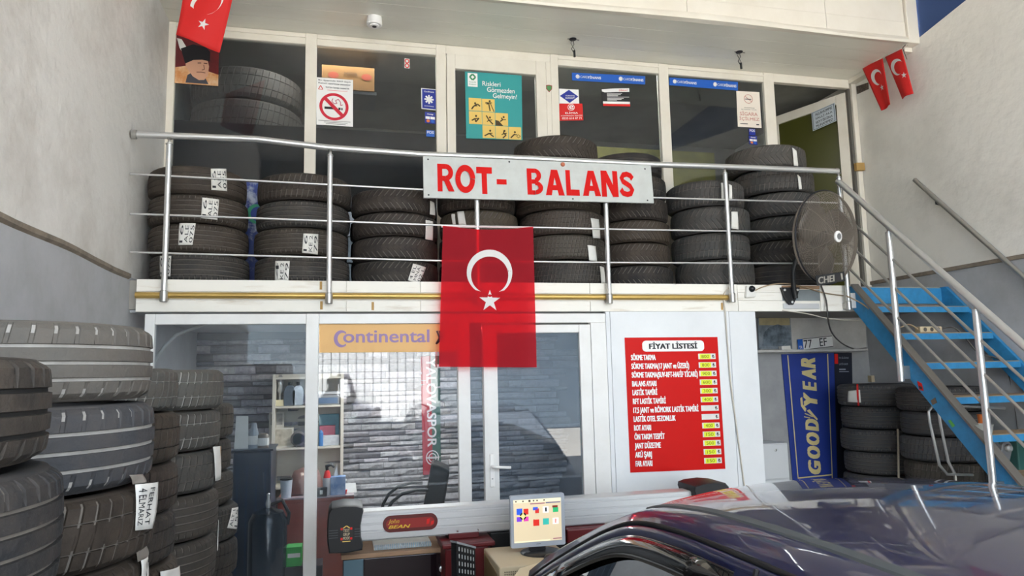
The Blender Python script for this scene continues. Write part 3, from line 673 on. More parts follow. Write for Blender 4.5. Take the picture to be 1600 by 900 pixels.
# ROT-BALANS board hung on the rail
Q = quad([(661, 243.5), (1017, 258.5), (1022, 317.5), (662, 309)], Y=-.106)
K = Card(Q)
t = thing('sign_board', 'grey board with red letters ROT-BALANS hung on the balcony railing', 'sign', K.p(.5, 1))
b_ = K.base(MB(), .022).build('board', SIGNGREY, t, bevel=.002)
def block_letter(ch, T=.30):
    """heavy sans capital in the unit box, as quads/polys (x right, y down)"""
    P = []
    def rc(a, b, c, d): P.append([(a, b), (c, b), (c, d), (a, d)])
    def arc(cx, cy, rx, ry, ix, iy, a0, a1, n=14):
        for k in range(n):
            a, b = a0+(a1-a0)*k/n, a0+(a1-a0)*(k+1)/n
            P.append([(cx+rx*math.cos(a), cy+ry*math.sin(a)), (cx+rx*math.cos(b), cy+ry*math.sin(b)), (cx+ix*math.cos(b), cy+iy*math.sin(b)), (cx+ix*math.cos(a), cy+iy*math.sin(a))])
    H = T*.62
    if ch == 'T': rc(0, 0, 1, .24); rc(.5-T*.55, .24, .5+T*.55, 1)
    elif ch == 'L': rc(0, 0, T*1.15, 1); rc(T*1.15, .76, 1, 1)
    elif ch == 'O': arc(.5, .5, .5, .5, .5-T*.85, .5-H*1.2, 0, 2*PI, 32)
    elif ch == 'N': rc(0, 0, T, 1); rc(1-T, 0, 1, 1); P.append([(0, 0), (T*1.15, 0), (1, 1), (1-T*1.15, 1)])
    elif ch == 'A': P.append([(0, 1), (T*1.05, 1), (.5+T*.1, .2), (.5+T*.55, 0), (.5-T*.55, 0)]); P.append([(1, 1), (1-T*1.05, 1), (.5-T*.1, .2), (.5-T*.55, 0), (.5+T*.55, 0)]); rc(.25, .60, .75, .80)
    elif ch == 'R':
        rc(0, 0, T, 1); rc(T, 0, .5, H); rc(T, .62-H, .5, .62); arc(.5, .31, .46, .31, .46-T*.95, .31-H, -PI/2, PI/2); P.append([(.36, .58), (.68, .55), (1.02, 1), (.66, 1)])
    elif ch == 'B':
        rc(0, 0, T, 1); rc(T, 0, .5, H*.9); rc(T, .5-H*.45, .55, .5+H*.45); rc(T, 1-H*.9, .5, 1); arc(.5, .265, .42, .265, .42-T*.95, .265-H*.88, -PI/2, PI/2); arc(.5, .74, .5, .26, .5-T*.95, .26-H*.85, -PI/2, PI/2)
    elif ch == 'S':
        c = [(.93, .29), (.80, .17), (.55, .115), (.29, .15), (.16, .28), (.25, .40), (.48, .48), (.72, .57), (.845, .71), (.73, .85), (.48, .89), (.20, .84), (.06, .70)]
        t2 = T*.80
        for k in range(len(c)-1):
            def nr(j):
                a, b = c[max(0, j-1)], c[min(len(c)-1, j+1)]; dx, dy = b[0]-a[0], b[1]-a[1]; L = math.hypot(dx, dy); return -dy/L*t2*.62, dx/L*t2*.42
            n0, n1 = nr(k), nr(k+1); a, b = c[k], c[k+1]
            P.append([(a[0]+n0[0], a[1]+n0[1]), (b[0]+n1[0], b[1]+n1[1]), (b[0]-n1[0], b[1]-n1[1]), (a[0]-n0[0], a[1]-n0[1])])
    return P
for s, u0, u1, v0, v1 in (('R', .057, .124, .175, .84), ('O', .130, .212, .185, .865), ('T', .218, .284, .215, .875), ('-', .303, .345, .50, .63), ('B', .433, .500, .205, .86), ('A', .512, .595, .215, .865), ('L', .603, .662, .21, .86), ('A', .676, .758, .205, .855), ('N', .762, .838, .19, .865), ('S', .846, .912, .18, .87)):
    q = MB()
    for j, P in enumerate([[(0, 0), (1, 0), (1, 1), (0, 1)]] if s == '-' else block_letter(s)): K.poly(q, [(u0+(u1-u0)*x, v0+(v1-v0)*y) for x, y in P], .002+.0004*j)
    q.build('letter', SIGNRED, b_)
q = MB()
MB().lathe([(.001, .012), (.014, .011), (.018, .004), (.018, 0)], K.p(.594, .07, 0), (0, -1, 0), 16).build('fixing_cap', mat('copper_cap', '#b5603c', .5), t, smooth=40)
q = MB()
for u, v in ((.02, .08), (.36, .06), (.97, .1), (.02, .93), (.63, .94), (.97, .93)): K.disc(q, u, v, .004, .022, .0015, 8)
q.build('screw', DARK, b_)

# ================================================================== FLAGS
def star_pts(cx, cy, rx, ry, rot=0):
    return [(cx+(rx if k % 2 == 0 else rx*.382)*math.sin(rot+k*PI/5), cy-(ry if k % 2 == 0 else ry*.382)*math.cos(rot+k*PI/5)) for k in range(10)]
def flag(name, label, fn, parent_loc, crescent, star, m, nu=20, nv=28, group=None, mw=None):
    t = thing(name, label, 'flag', parent_loc, group)
    MB().grid([[fn(u/nu, v/nv, 0) for u in range(nu+1)] for v in range(nv+1)]).build('cloth', m, t, smooth=180, solid=0 if m is FLAGRED else .0012)
    q = MB(); cx, cy, rx, ry, ix, iy, irx, iry, a0, a1, b0, b1 = crescent; n = 40; rows = []
    for i in range(n+1):
        a = a0+(a1-a0)*i/n; b = b0+(b1-b0)*i/n
        o = (cx+rx*math.cos(a), cy+ry*math.sin(a)); p = (ix+irx*math.cos(b), iy+iry*math.sin(b))
        rows.append([fn(o[0]*(1-k)+p[0]*k, o[1]*(1-k)+p[1]*k, .002) for k in (0, .5, 1)])
    q.grid(rows).build('crescent', mw or FLAGWHITE, t)
    q = MB(); sp = star_pts(*star); c = (star[0], star[1])
    for i in range(10): q.add([fn(*c, .002), fn(*sp[i], .002), fn(*sp[(i+1) % 10], .002)], [(0, 1, 2)])
    q.build('star', mw or FLAGWHITE, t); return t
FQ = quad([(692, 353), (833, 354.5), (838, 574), (686, 573)], Y=-.09)
def big(u, v, l):
    a, b, c, d = FQ; p = a*((1-u)*(1-v))+b*(u*(1-v))+c*(u*v)+d*((1-u)*v)
    sag = .022*math.sin(PI*u)*math.exp(-v*14)
    y = .012*math.sin(u*9+v*2)*(.4+.6*v)+.02*math.exp(-((u-.5)**2)*10)*math.exp(-v*6)-.018*math.exp(-((u-.12-.55*v)**2)*90)*math.exp(-v*5)-.014*math.exp(-((u-.9+.6*v)**2)*120)*math.exp(-v*6)
    fold = sum(.004*math.exp(-((v-f)*60)**2) for f in (.32, .49, .66, .83))+sum(.004*math.exp(-((u-f)*60)**2) for f in (.31, .58, .86))
    return p+Vector((0, y-fold-l, -sag))
tf = flag('national_flag', 'large see-through red flag with white crescent and star hung from the balcony rail', big, (FQ[0]+FQ[1])/2+Vector((0, 0, -1.08)),
     (.512, .332, .247, .165, .512, .352, .203, .135, PI*.72, PI*2.28, PI*.66, PI*2.34), (.512, .537, .118, .080, 0), FLAGRED)
MB().tube([FQ[0]+Vector((-.01, .02, .0)), FQ[1]+Vector((.01, .02, 0))], .008, 8).build('hem', mat('flag_hem', '#dcc9c9', .8), tf)
# small flag hanging off the ceiling at top left, with the portrait sheet behind
YF = -.03
SQ = quad([(287, -12), (372, -40), (343, 82), (275, 54)], Y=YF)
def small(u, v, l):
    a, b, c, d = SQ; p = a*((1-u)*(1-v))+b*(u*(1-v))+c*(u*v)+d*((1-u)*v)
    return p+Vector((0, .012*math.sin(u*6+v*3)-l, 0))
t = flag('small_flag', 'small red crescent flag hanging tilted from the ceiling above the portrait', small, (SQ[2]+SQ[3])/2, (.5, .30, .33, .24, .52, .345, .275, .195, PI*.95, PI*2.42, PI*.9, PI*2.45), (.53, .69, .12, .09, .2), FLAGSMALL, 10, 12, 'small crescent flags')
q = MB().tube([SQ[0], (SQ[0].x, YF+.05, 5.3)], .002, 6); q.tube([SQ[1]+(SQ[2]-SQ[1])*.02, (SQ[1].x-.02, YF+.05, 5.3)], .002, 6); q.build('string', PAPER, t)
Q = quad([(275, 44), (343, 48), (341, 134.5), (271.5, 129.5)], Y=YU+.02); K = Card(Q)
t = thing('portrait_poster', 'portrait print of a man in a black fur hat under the small flag', 'poster', K.p(.5, 1))
K.base(MB(), .004).build('sheet', mat('portrait_red', '#6d1016', .5, var='#3a0a10', vscale=6, vamt=.8), t)
q = MB(); K.poly(q, [(0, .72), (.35, .66), (1, .8), (1, 1), (0, 1)], .0012); q.build('glow', mat('portrait_orange', '#cf8a4e', .6, var='#f0d9b4', vscale=8, vamt=.9), t)
q = MB(); K.poly(q, [(.03, .18), (.14, .2), (.32, .42), (.22, .5), (.1, .36)], .0018); q.build('white_shape', PAPER, t)
q = MB(); K.poly(q, [(.26, .98), (.3, .84), (.42, .78), (.68, .84), (.78, .98)], .002); q.build('collar', mat('portrait_coat', '#43434c', .7), t)
q = MB(); K.poly(q, [(.24, .60), (.3, .54), (.74, .54), (.78, .66), (.76, .82), (.68, .91), (.56, .92), (.42, .86), (.32, .76), (.26, .7)], .0026); q.build('face', SKIN, t)
q = MB(); K.poly(q, [(.13, .37), (.4, .28), (.7, .32), (.80, .40), (.80, .57), (.62, .55), (.42, .565), (.24, .64)], .0034); q.build('hat', mat('portrait_hat', '#17151a', .8), t)
q = MB()
K.stroke(q, [(.52, .615), (.60, .61)], .03, .02, .004); K.stroke(q, [(.66, .61), (.74, .615)], .03, .02, .004); K.stroke(q, [(.5, .78), (.6, .775), (.7, .785)], .02, .014, .004); K.stroke(q, [(.66, .64), (.68, .72), (.62, .735)], .016, .012, .004)
q.build('features', mat('portrait_dark', '#6b4436', .8), t)
# two flags on a rod at the right wall
rx_ = XR-.13
r0, r1 = at(1346, 106, X=rx_), at(1410, 75, X=rx_)
t0 = thing('flag_rod', 'thin white rod tied under the soffit by the right wall, carrying two small flags', 'rod', r1)
MB().tube([r0, r1], .006, 8).build('rod', CREAM, t0)
q = MB().tube([r1, (r1.x+.02, r1.y-.05, r1.z+.035), (r1.x+.04, r1.y-.02, ZC-.01)], .003, 6); q.tube([r1, r1+Vector((.06, .02, -.1))], .003, 6)
q.tube([r0+(r1-r0)*.3, (rx_, (r0.y*.7+r1.y*.3), ZC)], .003, 6); q.build('string', DARK, t0)
def wallflag(px, lab, cres, star, ph):
    Qf = quad(px, X=rx_)
    def fn(u, v, l):
        a, b, c, d = Qf; p = a*((1-u)*(1-v))+b*(u*(1-v))+c*(u*v)+d*((1-u)*v)
        return p+Vector((.016*math.sin(u*5+ph)*v-l, 0, 0))
    return flag('small_flag', lab, fn, (Qf[2]+Qf[3])/2, cres, star, FLAGSMALL, 10, 12, 'small crescent flags')
wallflag([(1347, 106), (1379, 90), (1393, 163), (1377, 173)], 'left of the two small red flags on the rod by the right wall', (.5, .33, .30, .17, .58, .36, .22, .13, PI*.6, PI*1.9, PI*.55, PI*1.95), (.62, .58, .15, .07, .1), 0)
wallflag([(1383, 89), (1409, 76), (1426, 146), (1408, 155)], 'right of the two small red flags on the rod by the right wall', (.48, .33, .40, .18, .6, .36, .32, .14, PI*.5, PI*1.75, PI*.45, PI*1.8), (.76, .56, .16, .07, .2), 2)

# ================================================================== PRINTS ON THE UPPER GLASS AND FRAMES
YS = YU+.024
def stick(name, label, px, cat='sticker', Y=YS, m=WHITEP, thick=.003, group=None):
    K = Card(quad(px, Y=Y)); t = thing(name, label, cat, K.p(.5, 1), group); K.base(MB(), thick).build('sheet', m, t); return K, t
def put(K, t, name, m, fn, lift=.0016):
    q = MB(); fn(q); return q.build(name, m, t)
K, t = stick('no_smoking_sign', 'white no-smoking sheet with a big red ring in the second upper window', [(494, 120.5), (551.5, 125), (551.5, 198), (494.5, 194.5)], 'sign')
put(K, t, 'ring', mat('ring_red', '#cf1030', .5), lambda q: (K.ring(q, .48, .605, .40, .29, .8, .003), K.stroke(q, [(.22, .42), (.73, .80)], .10, .075, .0028)))
put(K, t, 'cigarette', INK, lambda q: (K.rect(q, .22, .61, .55, .66), K.rect(q, .6, .615, .66, .665), K.rect(q, .68, .617, .715, .667)))
put(K, t, 'smoke', mat('smoke_red', '#c2627a', .6), lambda q: K.stroke(q, [(.45, .43), (.42, .49), (.48, .54), (.56, .53), (.52, .47), (.6, .44), (.66, .5), (.66, .57), (.72, .55)], .022, .016))
put(K, t, 'lettering', INK, lambda q: (K.text(q, 'Bu işyerinde 4207 Sayılı', .06, .04, .94, .075, bold=.02), K.text(q, 'Kanun uyarınca yasaktır', .06, .10, .94, .14, bold=.02), K.text(q, 'TÜTÜN İÇMEK YASAKTIR', .25, .18, .9, .22, bold=.02), K.rect(q, .05, .905, .93, .913), K.rect(q, .2, .935, .85, .943), K.rect(q, .25, .965, .8, .973)))
put(K, t, 'triangle', RED, lambda q: (K.stroke(q, [(.06, .25), (.12, .17), (.18, .25), (.06, .25)], .02, .012), K.rect(q, .3, .255, .85, .262)))
K, t = stick('round_sticker', 'pair of tiny round red stickers high in the second upper window', [(632, 91), (640, 92), (640, 107), (632, 106)], m=PAPER)
put(K, t, 'rings', RED, lambda q: (K.ring(q, .5, .27, .46, .24, .6), K.ring(q, .5, .75, .46, .24, .6)))
K, t = stick('bank_sticker', 'blue sticker with a white eight-pointed star beside the second mullion', [(658, 137.5), (682, 139.5), (682.5, 172.5), (658.5, 170)], m=PAPER)
put(K, t, 'blue_field', NAVYP, lambda q: K.rect(q, .06, .04, .94, .96))
put(K, t, 'star', WHITEP, lambda q: ([K.stroke(q, [(.5-.3*math.cos(a), .52-.21*math.sin(a)), (.5+.3*math.cos(a), .52+.21*math.sin(a))], .11, .08, .003) for a in (0, PI/4, PI/2, PI*.75)], K.text(q, 'CardFinans', .18, .12, .82, .19, .003, bold=.02), K.text(q, 'EN İYİ FİNANS', .2, .81, .8, .87, .003, bold=.02)))
def cards(px, lab):
    K, t = stick('card_sticker', lab, px, m=NAVYP)
    put(K, t, 'logos', WHITEP, lambda q: (K.rect(q, .05, .4, .47, .62), K.rect(q, .52, .4, .95, .62), K.text(q, 'Advantage', .2, .12, .8, .28, bold=.02)))
    put(K, t, 'red_dots', ORANGE, lambda q: K.disc(q, .3, .8, .16, .13, .002)); put(K, t, 'blue_dots', BLUEP, lambda q: K.disc(q, .72, .8, .16, .13, .002))
cards([(664, 174.5), (680, 176), (680.5, 194), (664, 192)], 'small dark card-logo sticker under the blue star sticker')
K, t = stick('card_sticker', 'little pale blue shield sticker low by the second mullion', [(666, 203), (679, 204), (679, 214), (666, 213)], m=BLUEP); put(K, t, 'lettering', WHITEP, lambda q: K.text(q, 'POS', .1, .15, .9, .55, bold=.03))
# teal poster
K, t = stick('safety_poster', 'teal safety poster with yellow pictogram squares on the balcony door', [(726.5, 111.5), (815, 118), (816.5, 219), (728.5, 216)], 'poster', Y=YU+.0, m=TEAL)
put(K, t, 'logo_box', WHITEP, lambda q: K.rect(q, .045, .02, .215, .225))
put(K, t, 'logo', mat('logo_green', '#3f8f5f', .6), lambda q: (K.stroke(q, [(.13, .035), (.18, .08), (.13, .125), (.08, .08), (.13, .035)], .03, .022, .003), K.text(q, 'Güvenlik', .07, .145, .19, .165, .003), K.text(q, 'Kültürü', .07, .18, .19, .2, .003)))
put(K, t, 'lettering', WHITEP, lambda q: (K.text(q, 'Riskleri', .3, .13, .62, .2, bold=.02), K.text(q, 'Görmezden', .38, .215, .87, .29, bold=.02), K.text(q, 'Gelmeyin!', .48, .305, .91, .4, bold=.02)))
sq = [(0, 0), (1, 0), (0, 1), (1, 1), (2, 1), (1, 2), (2, 2), (3, 2)]; u0_, v0_, du, dv = .055, .395, .232, .199
yq = MB(); ik = MB()
figs = [[(.2, .85), (.4, .6), (.65, .45), (.85, .6)], [(.25, .3), (.5, .3), (.6, .9)], [(.2, .7), (.45, .55), (.5, .8), (.75, .5)], [(.3, .25), (.5, .6), (.8, .9)], [(.45, .35), (.55, .5), (.35, .65)], [(.15, .8), (.5, .6), (.85, .85)], [(.65, .3), (.6, .55), (.8, .65), (.55, .9)], [(.15, .85), (.4, .6), (.5, .55)]]
for k, (i, j) in enumerate(sq):
    a, b = u0_+i*du, v0_+j*dv+.004*i; K.rect(yq, a, b, a+du-.008, b+dv-.008, .002)
    L = lambda x, y: (a+x*du, b+y*dv)
    K.stroke(ik, [L(*p) for p in figs[k]], .022, .019, .003); hp = figs[k][1]; K.disc(ik, *L(hp[0]+.08, max(.16, hp[1]-.2)), .018, .017, .003, 10)
    K.stroke(ik, [L(hp[0]-.15, hp[1]+.12), L(*hp), L(hp[0]+.25, hp[1]-.02)], .016, .013, .003)
    if k == 4: K.poly(ik, [L(0, .55), L(.25, .6), L(.6, .98), L(0, .98)], .003)
    if k == 1: K.stroke(ik, [L(.6, .25), L(.9, .95)], .014, .012, .003)
    if k == 7: K.ring(ik, a+.75*du, b+.7*dv, .04, .03, .7, .003, 4)
yq.build('yellow_square', YEL, t); ik.build('pictogram', mat('pictogram_brown', '#4a3a1c', .7), t)
K = Card(quad([(852.5, 132), (863.5, 132.5), (862, 141), (858, 145), (853.5, 140)][:4], Y=YU-.002))
c0 = at(858, 138, Y=YU-.003)
t = thing('shield_sticker', 'little red and green shield sticker on the frame right of the balcony door', 'sticker', c0)
shp = [(-.5, -.42), (0, -.5), (.5, -.42), (.46, .1), (0, .55), (-.46, .1)]
MB().prism([c0+Vector((x*.062, 0, -y*.07)) for x, y in shp], (0, .002, 0)).build('shield', mat('shield_red', '#9c3230', .5), t)
MB().prism([c0+Vector((x*.046, -.002, -y*.052)) for x, y in shp], (0, .002, 0)).build('field', mat('shield_green', '#4d8a4e', .5), t)
# third and fourth upper windows
def strip(px, lab):
    K, t = stick('blue_strip', lab, px, m=BLUEP, group='blue bank strips')
    def f(q):
        for o in (.0, .585):
            [K.stroke(q, [(o+.075-.028*math.cos(a), .48-.27*math.sin(a)), (o+.075+.028*math.cos(a), .48+.27*math.sin(a))], .014, .13) for a in (0, PI/4, PI/2, PI*.75)]
            K.text(q, 'CARD', o+.11, .34, o+.215, .64, bold=.0); K.text(q, 'FİNANS', o+.217, .26, o+.39, .68, bold=.04)
    put(K, t, 'lettering', WHITEP, f)
strip([(893.5, 113.5), (1008, 119), (1008, 132), (894, 125.5)], 'blue CARDFINANS strip across the top of the third upper window')
strip([(1046, 121), (1153, 128), (1153, 141.5), (1046, 133)], 'blue CARDFINANS strip across the top of the fourth upper window')
K, t = stick('diamond_sticker', 'white square sticker with a blue diamond above the red sticker', [(873.5, 138.5), (904, 140), (905, 162), (874, 161.5)])
put(K, t, 'diamond', NAVYP, lambda q: K.poly(q, [(.5, .05), (.97, .5), (.52, .96), (.03, .5)]))
put(K, t, 'lettering', WHITEP, lambda q: (K.text(q, 'TÜRKİYE', .3, .42, .78, .5, .003, bold=.02), K.text(q, 'PETROLLERİ', .3, .54, .8, .62, .003, bold=.02), K.rect(q, .3, .65, .72, .68, .003)))
K, t = stick('red_sticker', 'red installer sticker with white e emblem and phone number in the third upper window', [(874, 162), (910, 161.8), (911.5, 188), (874.5, 188.5)], m=RED)
put(K, t, 'lettering', WHITEP, lambda q: (K.ring(q, .5, .22, .15, .2, .84, .002), K.text(q, 'e', .41, .1, .6, .34, bold=.05), K.text(q, 'ELİMSA', .24, .48, .78, .61, bold=.03), K.text(q, 'KOMPRESÖR SERVİSİ', .06, .66, .96, .76), K.text(q, '0535 614 47 71', .1, .81, .92, .93, bold=.02)))
K, t = stick('notice_sticker', 'black notice sticker with white header and red foot in the third upper window', [(940, 138.5), (983, 138), (984.5, 166.5), (941.5, 165.5)], m=mat('notice_black', '#17171a', .5))
put(K, t, 'white_bars', WHITEP, lambda q: (K.poly(q, [(0, .04), (.5, .0), (1, .0), (1, .2), (.5, .2), (.1, .22), (0, .16)]), K.rect(q, .02, .74, 1, .87), [K.rect(q, .18, .27+.068*i, .18+f, .295+.068*i) for i, f in enumerate((.55, .5, .4, .8, .6, .52, .35))]))
put(K, t, 'red_foot', RED, lambda q: (K.rect(q, .02, .87, 1, 1), K.text(q, 'DİKKAT', .62, .05, .95, .16, .003, bold=.02)))
K, t = stick('no_smoking_sign', 'cream notice reading SIGARA ICILMEZ in the fourth upper window', [(1150.5, 142), (1186.5, 144), (1190, 200), (1153, 198)], 'sign', m=mat('cream_sheet', '#efe4d6', .6))
put(K, t, 'ring', mat('faded_red', '#cf9a8c', .6), lambda q: (K.ring(q, .5, .21, .19, .13, .86), K.stroke(q, [(.36, .14), (.64, .29)], .03, .02), K.text(q, 'SİGARA', .1, .55, .86, .68, bold=.03), K.text(q, 'İÇİLMEZ', .07, .70, .92, .83, bold=.03)))
put(K, t, 'lettering', INK, lambda q: (K.rect(q, .35, .21, .62, .23, .003), K.text(q, 'BU ALANDA TÜTÜN', .18, .49, .82, .52), K.rect(q, .3, .455, .75, .465), K.rect(q, .1, .9, .42, .92), K.rect(q, .78, .9, .9, .93)))
cards([(1170, 212), (1182.5, 212.5), (1183.5, 226.5), (1171, 225)], 'small card-logo sticker under the blue shield in the fourth upper window')
K, t = stick('card_sticker', 'blue shield sticker right under the cream no-smoking notice', [(1170, 201), (1180, 201.5), (1180.5, 211.5), (1170.5, 211)], m=NAVYP); put(K, t, 'lettering', WHITEP, lambda q: K.text(q, 'POS', .1, .12, .9, .5, bold=.03))
# prayer plate on the open leaf
o0 = Vector((hx, hy, 0))-nv*-.06 if False else Vector((hx, hy, 0))
def leaf_at(px, py):
    d = ray(px, py); n_ = nv; tt = (o0+n_*.0-CAM).dot(n_)/d.dot(n_); return CAM+d*tt+n_*.004
K = Card([leaf_at(1268, 176.5), leaf_at(1304.5, 160.5), leaf_at(1307, 189), leaf_at(1270.5, 205)])
t = thing('prayer_plate', 'pale plate with four lines of capitals on the open right door', 'sign', K.p(.5, 1)); K.base(MB(), .003).build('plate', mat('plate_pale', '#c3cbd0', .5), t)
put(K, t, 'lettering', INK, lambda q: (K.text(q, 'ALLAHÜMME', .16, .1, .88, .27, bold=.01), K.text(q, 'SALLİ ALA', .16, .33, .88, .47, bold=.01), K.text(q, 'SEYYİDİNA', .16, .54, .88, .7, bold=.01), K.text(q, 'MUHAMMED', .16, .77, .88, .9, bold=.01)))
put(K, t, 'border', mat('plate_edge', '#6f7d88', .6), lambda q: (K.rect(q, .03, .03, .97, .06), K.rect(q, .03, .94, .97, .97), K.rect(q, .03, .03, .06, .97), K.rect(q, .94, .03, .97, .97)))
# things behind the upper glass
Q = quad([(503, 96), (585, 107), (585, 149), (503, 130)], Y=1.12); YBX = 1.12
bx = thing('cardboard_box', 'brown cardboard box with red round marks behind the second upper window', 'box', (Q[0]+Q[1])/2-Vector((0, 0, .26)))
Kb = Card([Q[0], Q[1], Q[1]-Vector((0, 0, .25)), Q[0]-Vector((0, 0, .25))]); q = MB(); q.box(Q[0].x, Q[1].x, YBX, YBX+.3, Kb.p(0, 1).z, Q[1].z); q.build('carton', CARDB, bx)
zbb = Kb.p(0, 1).z; Kb = Card([(Q[0].x, YBX-.002, Q[1].z), (Q[1].x, YBX-.002, Q[1].z), (Q[1].x, YBX-.002, zbb), (Q[0].x, YBX-.002, zbb)])
q = MB(); Kb.disc(q, .22, .42, .1, .14); Kb.disc(q, .85, .42, .1, .14); q.build('red_mark', mat('carton_red', '#c2573c', .8), bx)
q = MB(); Kb.text(q, 'MISIR', .42, .25, .68, .42, bold=.01); q.build('lettering', mat('carton_ink', '#6d4c2c', .8), bx)
shf = thing('storage_shelf', 'grey steel shelf behind the second upper window, under the cardboard box', 'shelf', (Q[0].x, 1.35, ZS))
MB().box(Q[0].x-.1, Q[1].x+.02, YBX+.02, YBX+.42, Kb.p(0, 1).z-.03, Kb.p(0, 1).z-.001).build('board', mat('shelf_grey', '#6d6f70', .6), shf)
for sx in (-.08, -.02):
    xx = (Q[0].x if sx < 0 else Q[1].x)+sx
    for yy_ in (YBX+.05, YBX+.38): MB().box(xx, xx+.03, yy_, yy_+.03, ZS, Kb.p(0, 1).z-.03).build('upright', mat('shelf_grey'[:], '#6d6f70', .6), shf)
for i in range(7):
    tyre((-.9, 1.62, ZS+.0005+i*.3), .5, .299, 'block', '#6a6660', 'big tyre, %s in the stack behind the first upper window' % rank(i, 7), 'tyres in the upper room', GROOVE)

# ================================================================== PRICE LIST, BANNERS
Q = quad([(976, 527.5), (1121, 526.5), (1133.5, 732.5), (985, 738.5)], Y=-.004)
K = Card(Q); t = thing('price_list', 'red price list FIYAT LISTESI on the white panel wall', 'sign', K.p(.5, 1)); bd = K.base(MB(), .003).build('sheet', mat('price_red', '#cc0b05', .5, spec=.2), t)
def rr(u0, v0, u1, v1, ru, rv, n=6):
    out = []
    for cu, cv, a in ((u1-ru, v0+rv, -PI/2), (u1-ru, v1-rv, 0), (u0+ru, v1-rv, PI/2), (u0+ru, v0+rv, PI)):
        out += [(cu+ru*math.cos(a+PI/2*i/n), cv+rv*math.sin(a+PI/2*i/n)) for i in range(n+1)]
    return out
q = MB(); K.poly(q, rr(.18, .025, .845, .108, .04, .028), .0015); q.build('title_field', WHITEP, t)
q = MB(); K.text(q, 'FİYAT LİSTESİ', .25, .048, .77, .088, .003, bold=.09, cap=True); q.build('title', INK, t)
rows_ = [('SÖKME TAKMA', .315, '800'), ('SÖKME TAKMA(17 JANT ve ÜZERİ)', .67, '800'), ('SÖKME TAKMA(SUV-RFT-HAFİF TİCARİ)', .758, '900'), ('BALANS AYARI', .31, '600'), ('LASTİK TAMİRİ', .315, '300'), ('RFT LASTİK TAMİRİ', .40, '400'), ('17,5 JANT ve RÖMORK LASTİK TAMİRİ', .745, ''), ('LASTİK OTEL SEZONLUK', .495, ''), ('ROT AYARI', .232, '400'), ('ÖN TAKIM TESPİT', .37, '150'), ('JANT DÜZETME', .325, '500'), ('AKÜ ŞARJ', .228, '150'), ('FAR AYARI', .228, '150')]
for i, (s, u1, pr) in enumerate(rows_):
    lt = MB(); wf = MB(); yf = MB(); ht = MB(); lr = MB()
    v = .132+i*.0655; K.text(lt, s, .055, v-.001, u1, v+.040, .0025, bold=.10, cap=True)
    a = .775; K.rect(wf, a, v-.004, a+.19, v+.038, .0015)
    if pr: K.rect(yf, a+.015, v-.001, a+.135, v+.036, .0022); K.text(ht, pr, a+.035, v+.006, a+.115, v+.029, .003, bold=-.005)
    K.text(lr, '₺', a+.15, v+.004, a+.178, v+.03, .0025, bold=.04)
    lt.build('lettering', WHITEP, t); fld = wf.build('price_field', PAPER, t); lr.build('lira_sign', INK, fld)
    if pr: yf.build('yellow_slip', HIGHL, fld); ht.build('handwriting', mat('green_ink', '#5a6b16', .6), fld)

Q = quad([(499, 506.5), (716, 506), (716, 549.5), (499, 551)], Y=.026)
K = Card(Q); t = thing('tyre_banner', 'faded orange banner reading Continental across the top of the middle office window', 'banner', K.p(.5, 1)); K.base(MB(), .002).build('sheet', CONTI, t)
q = MB(); n = 26; vs = []
for i in range(n+1):
    a = PI*.28+(PI*1.44)*i/n; vs += [K.p(.152+.052*math.cos(a), .52+.30*math.sin(a), .0025), K.p(.162+.036*math.cos(a), .52+.215*math.sin(a), .0025)]
q.add(vs, [(2*i, 2*i+2, 2*i+3, 2*i+1) for i in range(n)]); K.text(q, 'ontinental', .165, .2, .785, .66, .003, bold=.035)
q.build('lettering', CONTIL, t)
q = MB()
for k in range(3):
    K.stroke(q, [(.84+.02*k, .25), (.86+.012*k, .5), (.835, .72)], .014, .05)
q.build('horse_mark', mat('banner_dark', '#5d4a50', .6), t)

# recess under the balcony: white boards, shelf, plate, banners
bt = thing('wall_shelf', 'white wooden shelf board with a tall back board under the balcony', 'shelf', at(1265, 549, Y=YR-.01))
MB().prism(quad([(1187, 494), (1352, 494), (1354, 546), (1188, 546)], Y=YR-.022), (0, .02, 0)).build('back_board', mat('shelf_white', '#c9c7c3', .6, var='#a29f99', vscale=5, vamt=.5), bt)
a, b = at(1186, 549, Y=YR-.1), at(1352, 546.5, Y=YR-.1)
MB().box(wx[11]+.0, b.x, YR-.14, YR, b.z-.012, b.z+.012).build('shelf_board', mat('shelf_white', '#c9c7c3'), bt, bevel=.003)
zsh = b.z+.012
K = Card(quad([(1184, 496), (1235, 496), (1238, 545), (1186, 545)], Y=YR-.026)); t = thing('photo_poster', 'faded photo print of a grey car propped on the wall shelf', 'poster', K.p(.5, 1))
K.base(MB(), .003).build('sheet', mat('photo_sheet', '#8f99a3', .5, var='#4d5963', vscale=7, vamt=.9, cut=(.35, .65)), t)
q = MB(); K.rect(q, .03, .02, .97, .25, .001); q.build('yellow_top', mat('photo_yellow', '#b3a57e', .6, var='#8c8468', vscale=8, vamt=.8), t)
q = MB(); K.poly(q, [(.15, .5), (.35, .3), (.6, .22), (.8, .3), (.95, .42), (.98, .7), (.7, .92), (.1, .9)], .0012); q.build('car_picture', mat('photo_car', '#76838f', .4, var='#39444e', vscale=9, vamt=.9, cut=(.4, .6)), t)
Kp = Card(quad([(1245.5, 530.5), (1300, 524.5), (1302, 541.5), (1247.5, 548)], Y=YR-.045)); t = thing('licence_plate', 'white licence plate reading 77 EF propped on the wall shelf', 'plate', Kp.p(.5, 1))
Kp.base(MB(), .003).build('plate', WHITEP, t)
q = MB(); Kp.rect(q, 0, 0, .15, 1, .0012); q.build('blue_band', BLUEP, t)
